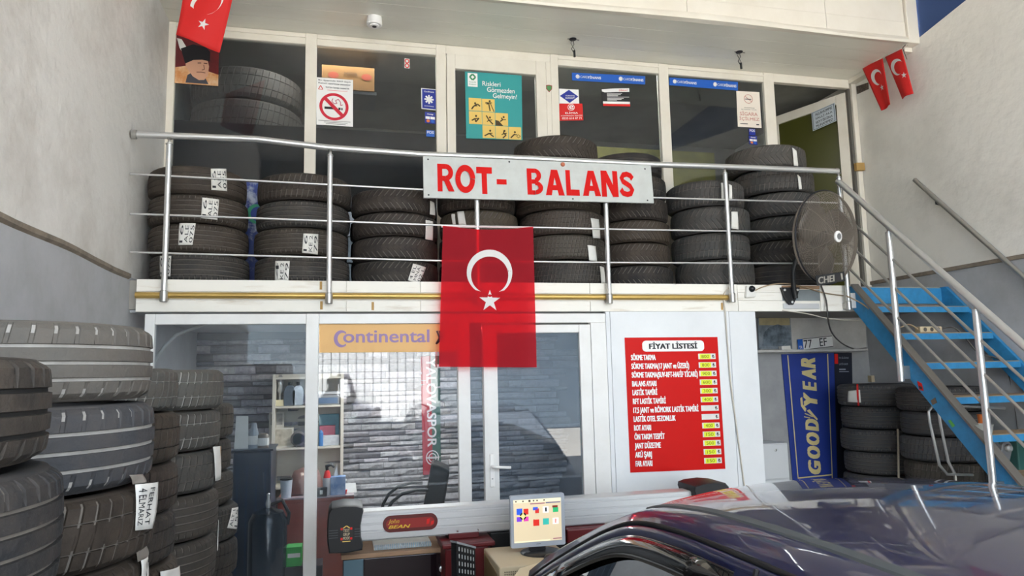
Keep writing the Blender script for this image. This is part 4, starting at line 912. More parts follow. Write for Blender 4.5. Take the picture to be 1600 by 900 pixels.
q = MB(); Kp.text(q, '77', .17, .14, .40, .86, .0015, bold=.01); Kp.text(q, 'EF', .62, .12, .83, .84, .0015, bold=.01); Kp.rect(q, .15, 0, 1, .05, .0012); Kp.rect(q, .15, .95, 1, 1, .0012); q.build('lettering', INK, t)
q = MB(); Kp.text(q, 'TR', .03, .6, .12, .85, .002, bold=.02); q.build('country_code', WHITEP, t)
MB().prism(quad([(1221, 541), (1235, 540), (1236, 547), (1222, 547)], Y=YR-.1), (0, .05, 0)).build('paper_wad', PAPER, None, label='crumpled white paper lying on the wall shelf', cat='paper')
K = Card(quad([(1221, 553.5), (1303, 551), (1309, 749), (1239.5, 756)], Y=YR-.012)); t = thing('tyre_banner', 'blue GOODYEAR banner hanging in the recess under the wall shelf', 'banner', K.p(.5, 1))
K.base(MB(), .006).build('cloth', BANNERBLUE, t)
q = MB(); K.rect(q, .105, .01, .125, .965, .001); K.rect(q, .865, .01, .885, 1, .001); K.rect(q, .105, .955, .87, .965, .001); q.build('border_line', BANNERGOLD, t)
q = MB()
Gs = [('G', .83, .945), ('O', .725, .825), ('O', .62, .72), ('D', .515, .615), ('Y', .305, .415), ('E', .215, .30), ('A', .125, .212), ('R', .035, .122)]
for s, v0, v1 in Gs: K.text(q, s, .355, v0, .63, v1, .0015, bold=.09, shear=.25, rot=1)
q.build('lettering', BANNERGOLD, t)
q = MB(); K.poly(q, [(.29, .35), (.33, .34), (.335, .40), (.40, .435), (.37, .46), (.29, .41)], .0022); K.poly(q, [(.40, .45), (.46, .44), (.62, .52), (.60, .53)], .0022); K.stroke(q, [(.36, .47), (.52, .50)], .02, .008, .0022); K.stroke(q, [(.34, .495), (.46, .508)], .02, .008, .0022); q.build('winged_foot', BANNERGOLD, t)
K = Card(quad([(1303.5, 551), (1331, 551), (1335, 748), (1309, 749)], Y=YR-.02)); t = thing('tyre_banner', 'narrow black banner with a red corner beside the blue banner', 'banner', K.p(.5, 1)); K.base(MB(), .005).build('cloth', BANNERBLK, t)
q = MB(); K.rect(q, 0, .01, .2, .09, .001); q.build('red_corner', RED, t)
q = MB(); K.text(q, 'YOL BİLGİSAYARI', .25, .03, .8, .05); K.text(q, 'LASTİK BAKIM', .25, .08, .75, .10); K.rect(q, .25, .13, .62, .14); K.rect(q, .25, .15, .8, .156); K.text(q, 'GÜVENLİ', .3, .33, .36, .46, rot=1); K.rect(q, .33, .55, .36, .7); q.build('lettering', mat('banner_pale', '#9aa0ae', .6), t)
cb = thing('white_cabinet', 'low white cabinet with a drawer line beside the blue banner', 'cabinet', (wx[11]+.3, .8, 0))
a = at(1232, 692, Y=.7); MB().box(wx[11]+.005, a.x, .72, YR-.03, 0, a.z).build('carcass', mat('cab_white', '#d9dbdd', .45), cb, bevel=.004)
MB().box(wx[11]+.012, a.x-.01, .705, .719, a.z-.32, a.z-.01).build('door', mat('cab_white', '#d9dbdd'), cb, bevel=.003); MB().box(wx[11]+.012, a.x-.01, .705, .719, a.z-.85, a.z-.33).build('door', mat('cab_white', '#d9dbdd'), cb, bevel=.003)
MB().lathe([(.008, 0), (.012, .01), (.001, .016)], (a.x-.14, .705, a.z-.06), (0, -1, 0), 10).build('knob', STEELD, cb)
cdt = thing('wall_conduit', 'thin white conduit ending in a junction box on the grey wall under the stairs', 'conduit', at(1369, 592, Y=.95))
MB().tube(path([(1364, 528), (1371, 588)], Y=.985), .014, 8).build('pipe', WHITEP, cdt, smooth=60); MB().prism(quad([(1361, 587), (1377, 586), (1377.5, 597), (1362, 597)], Y=.96), (0, .05, 0)).build('junction_box', BEIGE, cdt, bevel=.004)

# ================================================================== FAN
fc = at(1291, 371, Y=-.30); R = .385
nrm = Vector((.30, -.95, -.10)).normalized(); s1 = nrm.cross(Vector((0, 0, 1))).normalized(); s2 = s1.cross(nrm).normalized()
fan = thing('fan', 'large dark wire-cage wall fan on the balcony edge beside the stairs', 'fan', at(1243, 472, Y=-.03))
def fp(r, a, d): return fc+s1*(r*math.cos(a))+s2*(r*math.sin(a))+nrm*d
def dome(r, front): return (.105*math.sqrt(max(0, 1-(r/R)**2.6)) if front else -.11*math.sqrt(max(0, 1-(r/R)**3.2)))
for nm, front, nr in (('front_guard', 1, 38), ('back_guard', 0, 34)):
    g = MB()
    for i in range(nr):
        r = R*(.14+.86*i/(nr-1)); g.tube([fp(r, 2*PI*k/56, dome(r, front)) for k in range(56)], 0.0017 if i < nr-1 else .004, 4, True)
    for k in range(12):
        a = 2*PI*k/12+.1; g.tube([fp(R*f, a, dome(R*f, front)-.002) for f in (.1, .3, .5, .7, .85, .95, 1)], .0018, 4)
    g.build(nm, mat('fan_wire', '#8a8075', .5, .3), fan)
MB().tube([fp(R*1.005, 2*PI*k/64, 0) for k in range(64)], .007, 8, True).build('rim_band', DARK, fan, smooth=60)
MB().lathe([(.001, -.20), (.07, -.19), (.082, -.12), (.08, .0), (.06, .03), (.001, .035)], fc, nrm, 24).build('motor', BLACK, fan, smooth=40)
for k in range(3):
    a0 = 2*PI*k/3+.5; rows = []
    for i in range(7):
        r = .05+(R*.86-.05)*i/6; wd = .35+.45*math.sin(PI*min(1, i/6*.9+.1)); rows.append([fp(r, a0-wd+2*wd*j/5, -.035+.07*j/5) for j in range(6)])
    MB().grid(rows).build('blade', mat('fan_blade', '#4f4943', .45, .3), fan, smooth=180, solid=.003)
bc = fp(0, 0, .108); MB().lathe([(.046, -.006), (.046, .004), (.04, .008), (.001, .009)], bc, nrm, 24).build('badge', WHITEP, fan, smooth=40)
q = MB(); q.lathe([(.02, .0095), (.026, .0095)], bc, nrm, 20); q.build('badge_mark', mat('badge_grey', '#9a9a9a', .5), fan)
K = Card(quad([(1274, 431), (1319, 424), (1321, 439), (1277, 446.5)], Y=-.43)); pl = K.base(MB(), .004).build('name_plate', BLACK, fan)
q = MB(); K.text(q, 'CHEI', .06, .18, .64, .86, .0015, bold=.05, shear=.15); K.text(q, 'I', .86, .15, .92, .8, .0015, bold=.04); q.build('lettering', mat('plate_letter', '#9b968c', .5), pl)
MB().tube([fc-nrm*.12, at(1247, 395, Y=-.10), at(1239, 425, Y=-.08), at(1240, 448, Y=-.05), at(1243, 466, Y=-.035)], [.03, .022, .02, .02, .022], 12).build('arm', BLACK, fan, smooth=60)
MB().prism(quad([(1221, 449), (1250, 449), (1247, 461), (1240, 476), (1234, 476), (1225, 461)], Y=-.03), (0, .03, 0)).build('wall_plate', BLACK, fan, bevel=.003)
q = MB()
for p in ((1226, 453), (1246, 453), (1238, 472)): q.lathe([(.011, 0), (.011, .006), (.001, .008)], at(*p, Y=-.03), (0, -1, 0), 10)
q.build('bolt', STEEL, fan)
# small camera eye and loose cables on the slab edge
ce = thing('wall_camera', 'small white wall camera with a black ball eye on the balcony edge', 'camera', at(1174, 462, Y=-.02))
MB().prism(quad([(1167, 446), (1180, 445), (1181, 464), (1166, 465)], Y=-.03), (0, .03, 0)).build('housing', PAPER, ce, bevel=.006); MB().lathe([(.001, .03), (.02, .024), (.027, .008), (.027, 0)], at(1174.5, 451.5, Y=-.03), (0, -1, 0), 16).build('eye', BLACK, ce, smooth=60)
def cable(lab, pts, r, m, name='cable'):
    mb = MB(); P = [Vector(p) for p in pts]; out = []
    for i in range(len(P)-1):
        p0, p1, p2, p3 = P[max(0, i-1)], P[i], P[i+1], P[min(len(P)-1, i+2)]
        for k in range(6):
            s = k/6; out.append(.5*((2*p1)+(p2-p0)*s+(2*p0-5*p1+4*p2-p3)*s*s+(3*p1-p0-3*p2+p3)*s**3))
    out.append(P[-1]); return mb.tube(out, r, 6).build(name, m, smooth=180, label=lab, cat='cable')
CW = mat('cable_white', '#cfc8bb', .5); CD = mat('cable_grey', '#4e4a46', .5); CT = mat('cable_tan', '#a08a6e', .5)
cable('thin white cable looping down the white panel wall from the balcony edge', path([(1139, 450), (1131, 462), (1133, 486), (1137, 540), (1142, 600), (1150, 660), (1158, 720), (1164, 765)], Y=-.012), .006, CW)
cable('dark cable hanging from the fan bracket past the licence plate', path([(1283, 446), (1291, 470), (1294, 500), (1300, 520), (1315, 536), (1335, 545), (1354, 544)], Y=-.02)[:3]+[at(1300, 520, Y=.4), at(1315, 536, Y=.7), at(1335, 545, Y=.9), at(1354, 544, Y=1.0)], .007, CD)
cable('tan cable running from the fan bracket to the stair rail', path([(1168, 462), (1190, 449), (1220, 443), (1250, 447), (1285, 457), (1318, 462)], Y=-.02), .005, CT)
cable('white cable sagging under the balcony edge towards the stairs', [at(1222, 485, Y=-.0), at(1260, 490, Y=.05), at(1290, 497, Y=.1), at(1320, 500, Y=.1), at(1352, 500, Y=.0)], .005, CW)

# ================================================================== STAIRS
XS0, XS1 = 4.30, 5.23
sr = thing('staircase', 'steep open staircase with blue steel stringers and plywood treads', 'stairs', (4.75, -1.0, 0))
sa, sb = at(1341, 461, X=XS0), at(1536, 742, X=XS0)
sl_ = (sb.z-sa.z)/(sb.y-sa.y)
ya, za = -.03, 2.42; slope = .943/.9
def zline(y): return za+slope*(y-ya)
yend = ya-za/slope
wdt = at(1372, 457, X=XS0); hh = .235
for nm, xa in (('stringer', XS0-.02), ('stringer', XS1)):
    pts = [(xa, .02, za+.06), (xa, ya-.22, za+.06-.0), (xa, yend-.24, 0), (xa, yend+.06, 0), (xa, .02, zline(.02)-.07)]
    pts = [(xa, .0, za+.065), (xa, ya-.03, za+.065), (xa, yend-.09, 0), (xa, yend+.13, 0), (xa, .0, zline(0)-.135)]
    MB().prism(pts, (.035, 0, 0)).build(nm, BLUEST, sr, bevel=.003)
ang = MB(); 
ang.prism([(XS0-.05, ya-.03, za+.067), (XS0-.05, yend-.09, 0.002), (XS0+.02, yend-.09, 0.002), (XS0+.02, ya-.03, za+.067)], (0, -.012, .012)); ang.build('top_flange', mat('flange_grey', '#7f7a74', .5, .5), sr)
tz = [2.29, 2.053, 1.815, 1.562, 1.31, 1.06, .81, .56, .31]; ty = [-.28, -.49, -.71, -.96, -1.205, -1.44, -1.68, -1.92, -2.16]
for z, y in zip(tz, ty):
    tr = MB().box(XS0+.02, XS1, y+.004, y+.23, z-.03, z-.012).build('tread', PLY, sr, bevel=.002)
    MB().box(XS0+.016, XS1, y-.004, y+.003, z-.055, z-.008).build('nosing', BLUEST, tr)
    MB().box(XS0+.02, XS1, y+.003, y+.232, z-.012, z-.001).build('board', PLY, tr, bevel=.002)
MB().box(XS0+.02, XS1, -.014, -.002, 2.335, 2.475).build('top_plate', BLUEST, sr)
q = MB(); yq_ = -.62
def on_str(px, py): return at(px, py, X=XS0-.023)
for nm, pts, m in (('red_sticker', [(1433, 595), (1440, 599), (1443, 611), (1436, 609)], RED), ('green_sticker', [(1481, 657), (1485, 656), (1492, 665), (1488, 668)], mat('sticker_green', '#5fae4c', .5)), ('rust_clamp', [(1454, 626), (1461, 621), (1464, 629), (1457, 633)], mat('rust', '#6d5a48', .8))):
    K = Card([on_str(*p) for p in pts]); K.base(MB(), .002).build(nm, m, sr)
    if nm == 'red_sticker':
        q = MB(); K.rect(q, .15, .5, .85, .85); q.build('dark_label', INK, sr)
# stair railing
XG = 4.22
rg = thing('stair_railing', 'stainless stair railing with thick handrail, two posts and three slanted rails', 'railing', (XG, -1.0, .5))
hp = [at(1309, 283, X=XG)]; P1 = at(1475, 447, X=XG); P2 = at(1600, 540, X=XG); d = (P2-hp[0]); 
def hz(y): return hp[0].z+(y-hp[0].y)*(P2.z-hp[0].z)/(P2.y-hp[0].y)
ylow = -2.15
MB().tube([(XG, hp[0].y, hz(hp[0].y)), (XG, ylow, hz(ylow))], .026, 14).build('handrail', STEEL, rg, smooth=60)
for dz in (.23, .46, .69):
    MB().tube([(XG, hp[0].y-.01, hz(hp[0].y)-dz-.05), (XG, ylow, hz(ylow)-dz)], .0105, 10).build('rail', STEELD, rg, smooth=60)
for (xt, yt, xb, yb) in ((1390, 378, 1408, 592), (1530, 525, 1552, 776)):
    a, b = at(xt, yt, X=XG), at(xb, yb, X=XG); y = (a.y+b.y)/2
    MB().tube([(XG, y, b.z-.02), (XG, y, hz(y)-.05)], .024, 14).build('post', STEEL, rg, smooth=50); MB().lathe([(.026, 0), (.014, .012), (.012, .03), (.02, .04)], (XG, y, hz(y)-.06), (0, 0, 1), 14).build('post_cap', STEELD, rg, smooth=40)
    MB().box(XG, XS0-.02, y-.03, y+.03, b.z+.0, b.z+.1).build('bracket', STEELD, rg)
y = ylow+.05; MB().tube([(XG, y, 0), (XG, y, hz(y)-.02)], .024, 14).build('post', STEEL, rg, smooth=50)
MB().box(XG+.02, XG+.07, -.075, .0, 2.29, 2.42).build('base_block', WHITEP, rg, bevel=.004)
wr = thing('wall_handrail', 'steel handrail pipe slanting along the right plaster wall', 'handrail', at(1515, 360, X=XR-.06))
a, b = at(1429, 281, X=XR-.06), at(1600, 433, X=XR-.06); e = a+(b-a)*2.2
MB().tube([a, e], .021, 14).build('pipe', STEELD, wr, smooth=60)
for f in (.22, 1.1, 1.9):
    p = a+(b-a)*f; MB().tube([p-Vector((0, 0, .01)), p+Vector((.0, 0, -.05)), p+Vector((.062, 0, -.06))], .008, 8).build('bracket', DARK, wr, smooth=60)
# power strip on the second tread, cups, lever, trolley
ps = thing('power_strip', 'dusty white power strip lying on the second blue stair tread', 'power strip', (5.0, -.4, 2.053))
a, b = at(1435, 511, Y=-.43), at(1469, 510, Y=-.43); MB().box(a.x, b.x, -.45, -.385, 2.054, 2.105).build('body', BEIGE, ps, bevel=.008)
q = MB(); [q.lathe([(.015, 0), (.017, .003)], (a.x+(b.x-a.x)*f, -.451, 2.08), (0, -1, 0), 12) for f in (.2, .5, .8)]; q.build('socket', CD, ps)
cable('grey cable lying over the stair treads into the power strip', [at(1322, 462, Y=-.1), at(1352, 478, Y=-.2), at(1380, 505, Y=-.3), at(1400, 513, Y=-.42), at(1420, 507, Y=-.42), (a.x, -.42, 2.085)], .006, CT)
cable('dark cable from the power strip down the stair wall', [(b.x, -.42, 2.08), at(1490, 512, Y=-.4), at(1510, 530, Y=-.45), at(1530, 552, Y=-.5), (XR-.02, -.55, 1.75), (XR-.02, -.6, 1.1)], .006, CD)
zt5 = 1.31
def cup(px, py, lab, m, r0, r1, h, z):
    p = at(px, py, Z=z); t = thing('plastic_cup', lab, 'cup', p)
    MB().lathe([(r0, .001), (r1, h), (r1+.004, h+.003), (r1-.002, h), (r0-.002, .004), (.001, .004)], p, (0, 0, 1), 18).build('cup', m, t, smooth=50); return p, t
p, t = cup(1534, 677, 'clear plastic tub with yellow contents on the fifth stair tread', mat('tub_clear', '#b9bab3', .3), .062, .075, .06, 1.311); MB().lathe([(.058, .005), (.062, .035), (.001, .035)], p, (0, 0, 1), 16).build('contents', mat('tub_yellow', '#a9962b', .6), t)
cup(1537, 668, 'small orange cup behind the clear tub on the fifth stair tread', ORANGE, .03, .036, .095, 1.311)
tl = thing('hand_trolley', 'chrome tube trolley frame folded behind the lower stairs', 'trolley', at(1490, 745, X=4.62))
XT = 4.5
for pts in ([(1570, 638), (1530, 636), (1468, 634), (1456, 636), (1451, 643), (1453, 660), (1462, 700), (1468, 727), (1480, 741), (1520, 742)], [(1466, 640), (1470, 665), (1482, 722), (1492, 740)]):
    MB().tube(path(pts, X=XT) if False else [at(x, y, Y=-.62) for x, y in pts], .011, 10).build('tube', STEEL, tl, smooth=60)
MB().box(4.46, 4.95, -.68, -.57, .0, .06).build('base', DARK, tl); 
p_ = at(1492, 740, Y=-.62); MB().tube([p_, (p_.x, -.62, .05)], .011, 8).build('tube', STEELD, tl)
lv = thing('steel_lever', 'grey steel lever with a bolted round head under the stairs', 'tool', at(1570, 748, Y=-1.0))
pA, pB = at(1574, 700, Y=-1.0), at(1567, 737, Y=-1.0)
MB().prism([pA+Vector((.05*math.cos(k*PI/6), 0, .05*math.sin(k*PI/6))) for k in range(0, 7)]+[pB+Vector((-.04, 0, -.03)), pB+Vector((.03, 0, -.03))], (0, .03, 0)).build('plate', mat('lever_grey', '#8b8c8e', .4, .6), lv, bevel=.004)
MB().lathe([(.026, 0), (.026, .02), (.015, .03), (.001, .03)], pA+Vector((0, -.002, 0)), (0, -1, 0), 14).build('bolt', STEEL, lv)
MB().box(pB.x-.05, pB.x+.06, -1.0, -.9, .0, pB.z-.03).build('stand', DARK, lv)
gb = at(1592, 690, Y=-.9); MB().box(gb.x-.02, XS1-.03, -.9, -.74, 0, gb.z+.02).build('green_box', mat('green_box', '#2f5f58', .6), None, bevel=.01, label='dark green metal box under the stairs at the right edge', cat='box')
st_ = thing('thin_stick', 'thin brown stick leaning between the tyre stacks under the stairs', 'stick', at(1393, 745, Y=-.2)); MB().tube([at(1403, 670, Y=.02), (at(1392, 746, Y=-.2).x, -.2, .0)], .009, 8).build('rod', mat('stick', '#8d8272', .6), st_)

# ================================================================== CEILING FITTINGS
sdp = at(585, 33, Z=ZC-.03); sdp.z = ZC
t = thing('smoke_detector', 'round white detector on the soffit above the second window', 'detector', sdp); MB().lathe([(.062, -.0005), (.066, -.06), (.058, -.07), (.04, -.066), (.036, -.078), (.012, -.08), (.001, -.08)][::-1], sdp, (0, 0, 1), 24).build('body', WHITEP, t, smooth=40); MB().lathe([(.001, -.083), (.018, -.082), (.02, -.079)], sdp, (0, 0, 1), 14).build('eye', DARK, t)
for px, py, lab in ((895, 61, 'frayed wires hanging from a hole in the soffit above the balcony door'), (1155, 81, 'loop of wire with a black plug hanging from the soffit above the fourth window')):
    p = at(px, py, Z=ZC); t = thing('hanging_wire', lab, 'wire', p-Vector((0, 0, .12)))
    MB().lathe([(.001, -.012), (.03, -.008), (.035, -.0005)], p, (0, 0, 1), 12).build('hole_cap', DARK, t); q = MB()
    q.tube([p, p+Vector((.01, .0, -.05)), p+Vector((-.012, .01, -.09)), p+Vector((.004, 0, -.13))], .004, 5); q.tube([p, p+Vector((-.02, .0, -.04)), p+Vector((.012, 0, -.1)), p+Vector((.014, 0, -.14))], .003, 5); q.tube([p+Vector((-.05, 0, -.004)), p, p+Vector((.06, 0, -.006))], .003, 5); q.build('wire', CD, t); MB().tube([p+Vector((.01, 0, -.11)), p+Vector((.012, 0, -.17))], .011, 8).build('plug', BLACK, t)
t = thing('dark_plate', 'small dark plate on the right wall next to the upper door frame', 'plate', at(1346, 140, X=XR-.004)); MB().prism(quad([(1338, 135), (1356, 129), (1356.5, 139), (1339, 147)], X=XR-.008), (.007, 0, 0)).build('plate', mat('dark_plate', '#3b352f', .8, var='#7a6d60', vscale=40, vamt=.8), t)
t = thing('door_catch', 'small ochre block fixed at the right door frame', 'block', at(1346, 263, Y=.8)); MB().prism(quad([(1338, 254), (1351, 254), (1352, 266), (1339, 266)], Y=.86), (0, .04, 0)).build('block', mat('ochre', '#b08d52', .7), t, bevel=.004)

# ================================================================== WHEEL ALIGNER
YA = -.5
al = thing('wheel_aligner', 'wheel aligner with long ribbed aluminium beam and black end pods on a red column', 'machine', (1.2, YA, 0))
bz1, bz0 = .935, .752; bx0, bx1 = at(562, 820, Y=YA).x, at(1092, 780, Y=YA).x
hgt = bz1-bz0; prof = [(0, 0), (-.008, .01), (-.010, .05), (-.004, .054), (-.004, .06), (-.012, .066), (-.012, .098), (-.006, .102), (-.006, .108), (-.012, .112), (-.012, .148), (-.004, .152), (-.004, .158), (-.010, .162), (-.010, hgt-.006), (-.002, hgt), (.12, hgt), (.12, 0)]
MB().prism([(bx0, YA+y, bz0+z) for y, z in prof], (bx1-bx0, 0, 0)).build('beam', ALU, al)
def pod(x0, x1, mirror):
    w_ = x1-x0; q = MB(); rows = []
    out = []
    for k in range(9): out.append((x0+w_*(.02+.0*k)+.012*math.cos(PI*k/8)*0, 0))
    sh = [(.06, 0), (.5, -.02), (.97, .02), (.985, .12), (.93, .30), (.92, .55), (.97, .78), (1.0, .86), (.98, .95), (.8, 1.0), (.45, 1.02), (.12, .98), (.03, .88), (.0, .6), (.01, .25)]
    if mirror: sh = [(1-u, v) for u, v in sh][::-1]
    z0, z1 = bz0-.045, bz1+.055
    f = [Vector((x0+w_*u, YA-.06, z0+(z1-z0)*v)) for u, v in sh]; cc = sum(f, Vector())/len(f)
    f2 = [cc+(p-cc)*.94+Vector((0, -.018, 0)) for p in f]; b2 = [p+Vector((0, .24, 0)) for p in f]; n = len(f)
    q.add(f2+f+b2, [tuple(range(n))]+[(i, i+n, (i+1) % n+n, (i+1) % n) for i in range(n)]+[(i+n, i+2*n, (i+1) % n+2*n, (i+1) % n+n) for i in range(n)]+[tuple(range(3*n-1, 2*n-1, -1))])
    return q.build('end_pod', BLACK, al, smooth=35)
xa, xb = at(511, 820, Y=YA-.06).x, at(568, 820, Y=YA-.06).x; pd = pod(xa, xb, False)
xc, xd = at(1083, 770, Y=YA-.06).x, at(1141, 770, Y=YA-.06).x; pod(xc, xd, True)
K = Card([(xa, YA-.0795, bz1+.05), (xb, YA-.0795, bz1+.05), (xb, YA-.0795, bz0-.04), (xa, YA-.0795, bz0-.04)])
q = MB(); K.rect(q, .36, .44, .70, .78, .001); q.build('crest_field', mat('crest_dark', '#2a2522', .5), pd)
q = MB()
for i in range(3): K.text(q, ('TEST', 'GRUP', 'MODE')[i], .44, .49+.085*i, .62, .555+.085*i, .002, bold=.03)
q.build('crest_lettering', mat('crest_pale', '#c9b99b', .6), pd)
q = MB(); [K.rect(q, u, v, u+.06, v+.05, .002) for u in (.37, .63) for v in (.46, .68)]; q.build('crest_red', RED, pd); q = MB(); K.stroke(q, [(.44, .47), (.53, .42), (.62, .47)], .03, .02, .002); K.rect(q, .42, .755, .64, .775, .002); q.build('crest_yellow', YEL, pd)
q = MB(); [K.rect(q, .05 if s == 0 else .75, .50+.055*i, .30 if s == 0 else .92, .512+.055*i, .001) for s in (0, 1) for i in range(4)]; q.build('vent_line', mat('vent_grey', '#55565a', .5), pd)
l0, l1 = at(598, 820, Y=YA-.014).x, at(684, 820, Y=YA-.014).x
K = Card([(l0, YA-.0135, bz0+.150), (l1, YA-.0135, bz0+.150), (l1, YA-.0135, bz0+.045), (l0, YA-.0135, bz0+.045)])
q = MB(); K.poly(q, rr(0, 0, 1, 1, .14, .5, 8), .0); ba = q.build('brand_plate', mat('plate_maroon', '#5d1c1b', .35), al)
q = MB(); K.poly(q, rr(.06, .22, .94, .80, .09, .28, 8), .001); q.build('inner_field', mat('plate_red', '#8f2420', .35), ba)
q = MB(); K.text(q, 'John', .09, .22, .30, .55, .0018, bold=.01, shear=.35); K.text(q, 'BEAN', .10, .58, .50, .78, .0018, bold=.04, shear=.3); q.build('lettering', mat('plate_gold', '#d8b032', .4), ba)
q = MB(); K.poly(q, [(.80, .35), (.86, .3), (.84, .62), (.79, .66)], .0018); K.poly(q, [(.88, .5), (.93, .45), (.92, .66), (.87, .72)], .0018); q.build('red_mark', RED, ba)
# red column and cabinet
c0, c1 = at(690, 860, Y=YA-.12).x, at(772, 860, Y=YA-.12).x; zc_ = at(730, 848, Y=YA-.15).z
MB().box(c0+.02, c1-.04, YA-.14, YA+.25, 0, zc_-.03).build('column', REDMET, al, bevel=.01); MB().box(c0, c1, YA-.16, YA+.28, zc_-.03, zc_).build('column_cap', REDMET, al, bevel=.008)
MB().box(c0+.06, c1-.08, YA-.02, YA+.2, zc_, bz0+.01).build('beam_mount', REDMET, al, bevel=.004)
q = MB(); [q.lathe([(.008, 0), (.001, .006)], (c0+f, YA-.02, zc_+.05), (0, -1, 0), 8) for f in (.12, .26)]; q.build('bolt', STEEL, al)
MB().box(at(884, 825, Y=YA-.05).x, at(952, 820, Y=YA-.05).x, YA-.08, YA+.2, bz0-.10, bz0-.004).build('side_housing', REDMET, al, bevel=.01)
MB().box(c1, at(905, 850, Y=YA).x, YA+.0, YA+.2, bz0-.2, bz0-.005).build('dark_housing', BLACK, al, bevel=.01)
# wooden side shelf with glass front and spiral notebook
sh_ = thing('glass_front_cabinet', 'low cabinet with wooden top and dark glossy glass front under the aligner beam', 'cabinet', (.3, -.2, 0))
s0, s1_ = at(533, 880, Y=-.42).x, at(697, 870, Y=-.42).x-.02; zs_ = at(610, 862, Y=-.42).z
MB().box(s0, s1_, -.42, -.05, zs_-.03, zs_).build('top', WOODTOP, sh_, bevel=.003); MB().box(s0+.01, s1_-.01, -.40, -.06, 0, zs_-.03).build('carcass', mat('cab_dark', '#2a2125', .4), sh_)
MB().box(s0+.015, s0+.14, -.414, -.402, .02, zs_-.035).build('door', mat('glass_blue_panel', '#55707d', .08, coat=1), sh_, bevel=.002); MB().box(s0+.145, s1_-.015, -.414, -.402, .02, zs_-.035).build('door', mat('glass_dark_panel', '#20161b', .05, coat=1), sh_, bevel=.002)
kp = at(690, 888, Y=-.42); MB().lathe([(.012, 0), (.02, .02), (.001, .026)], kp, (0, -1, 0), 12).build('knob', STEEL, sh_, smooth=50)
nb = thing('spiral_notebook', 'white paper pad with a blue spiral binding on the low cabinet top', 'notebook', (at(625, 855, Y=-.33).x, -.33, zs_))
n0, n1 = at(584, 858, Y=-.38).x, at(675, 852, Y=-.38).x
MB().box(n0, n1, -.36, -.1, zs_+.001, zs_+.022).build('pages', PAPER, nb, bevel=.003); q = MB()
for i in range(30):
    x = n0+.01+(n1-n0-.02)*i/29; q.tube([(x, -.362+.016*math.cos(a), zs_+.018+.016*math.sin(a)) for a in [2*PI*k/8 for k in range(8)]], .0032, 4, True)
q.build('spiral', mat('spiral_blue', '#b3cede', .4), nb)
# perforated black plate stand
pf = thing('perforated_plate', 'black perforated turn-plate standing on edge before the red column', 'tool', (at(730, 890, Y=-.95).x, -.95, 0))
Kq = [at(713, 849, Y=-.98), at(743, 857, Y=-.90), at(739, 905, Y=-.90), at(713, 905, Y=-.98)]; Kq[2] = Vector((Kq[1].x, Kq[1].y, .0)); Kq[3] = Vector((Kq[0].x, Kq[0].y, .0)); K = Card(Kq)
K.base(MB(), .05).build('plate', BLACK, pf, bevel=.004); MB().prism([K.p(0, 0, .004), K.p(1, 0, .004), K.p(1, 0, -.055), K.p(0, 0, -.055)], (0, 0, .012)).build('top_edge', mat('edge_grey', '#8d8f91', .45), pf)
q = MB(); [K.poly(q, [(u-.026, v-.012), (u, v-.017), (u+.026, v-.012), (u+.026, v+.012), (u, v+.017), (u-.026, v+.012)], .002) for u in (.13, .28, .43, .58, .73, .87) for v in [.035+.052*k for k in range(18)]]; q.build('perforation', mat('hole_pale', '#a9adab', .6), pf)
# beige computer case, monitor, keyboard tray
pcx0, pcx1 = at(780, 880, Y=-1.15).x, at(900, 870, Y=-1.15).x; zp = at(830, 882, Y=-1.15).z; zp2 = zp+.008
pc = thing('computer_case', 'beige desktop computer case under the monitor', 'computer', ((pcx0+pcx1)/2, -1.0, 0))
MB().box(pcx0, pcx1, -1.15, -.68, zp-.22, zp).build('case', BEIGE, pc, bevel=.008); MB().box(pcx0+.03, pcx1, -1.13, -.7, 0, zp-.22).build('stand', DARK, pc)
q = MB(); [q.box(pcx0+.03+.012*i, pcx0+.036+.012*i, -1.152, -1.15, zp-.035-.013*j, zp-.028-.013*j) for i in range(14) for j in range(9)]; q.build('vent_hole', mat('vent_dark', '#57503f', .8), pc)
MB().prism([(pcx0-.001, -1.1, zp-.2), (pcx0-.001, -1.1, zp-.05), (pcx0-.001, -.72, zp-.02), (pcx0-.001, -.72, zp-.2)], (-.004, 0, 0)).build('side_label', mat('case_brown', '#7e6a48', .6), pc)
YM = -.92
mo = thing('monitor', 'silver flat monitor showing a beige desktop with coloured icons', 'monitor', (at(840, 862, Y=YM).x, YM, zp))
m0, m1, m2, m3 = at(797, 775, Y=YM), at(884, 770, Y=YM), at(881, 850, Y=YM), at(799, 858, Y=YM)
mx0, mx1, mz1, mz0 = (m0.x+m3.x)/2, (m1.x+m2.x)/2, (m0.z+m1.z)/2, (m2.z+m3.z)/2
K = Card([(mx0, YM, mz1), (mx1, YM, mz1), (mx1, YM, mz0), (mx0, YM, mz0)])
MB().prism([K.p(u, v) for u, v in rr(0, 0, 1, 1, .03, .035, 4)], (0, .03, 0)).build('bezel', mat('monitor_silver', '#aeb4bd', .4), mo); MB().box(mx0+.01, mx1-.01, YM+.03, YM+.06, mz0+.01, mz1-.005).build('back', BLACK, mo, bevel=.01)
SCR = mat('screen_beige', '#d8c6a4', .3, emit=.12)
q = MB(); K.rect(q, .055, .085, .935, .905, .001); q.build('screen', SCR, mo)
def glow(n, c): return mat('screen_'+n, c, .3, emit=.12)
q = MB(); K.rect(q, .055, .085, .935, .145, .0015); K.rect(q, .06, .875, .72, .9, .0015); q.build('tool_bar', glow('cream', '#f0e4c0'), mo)
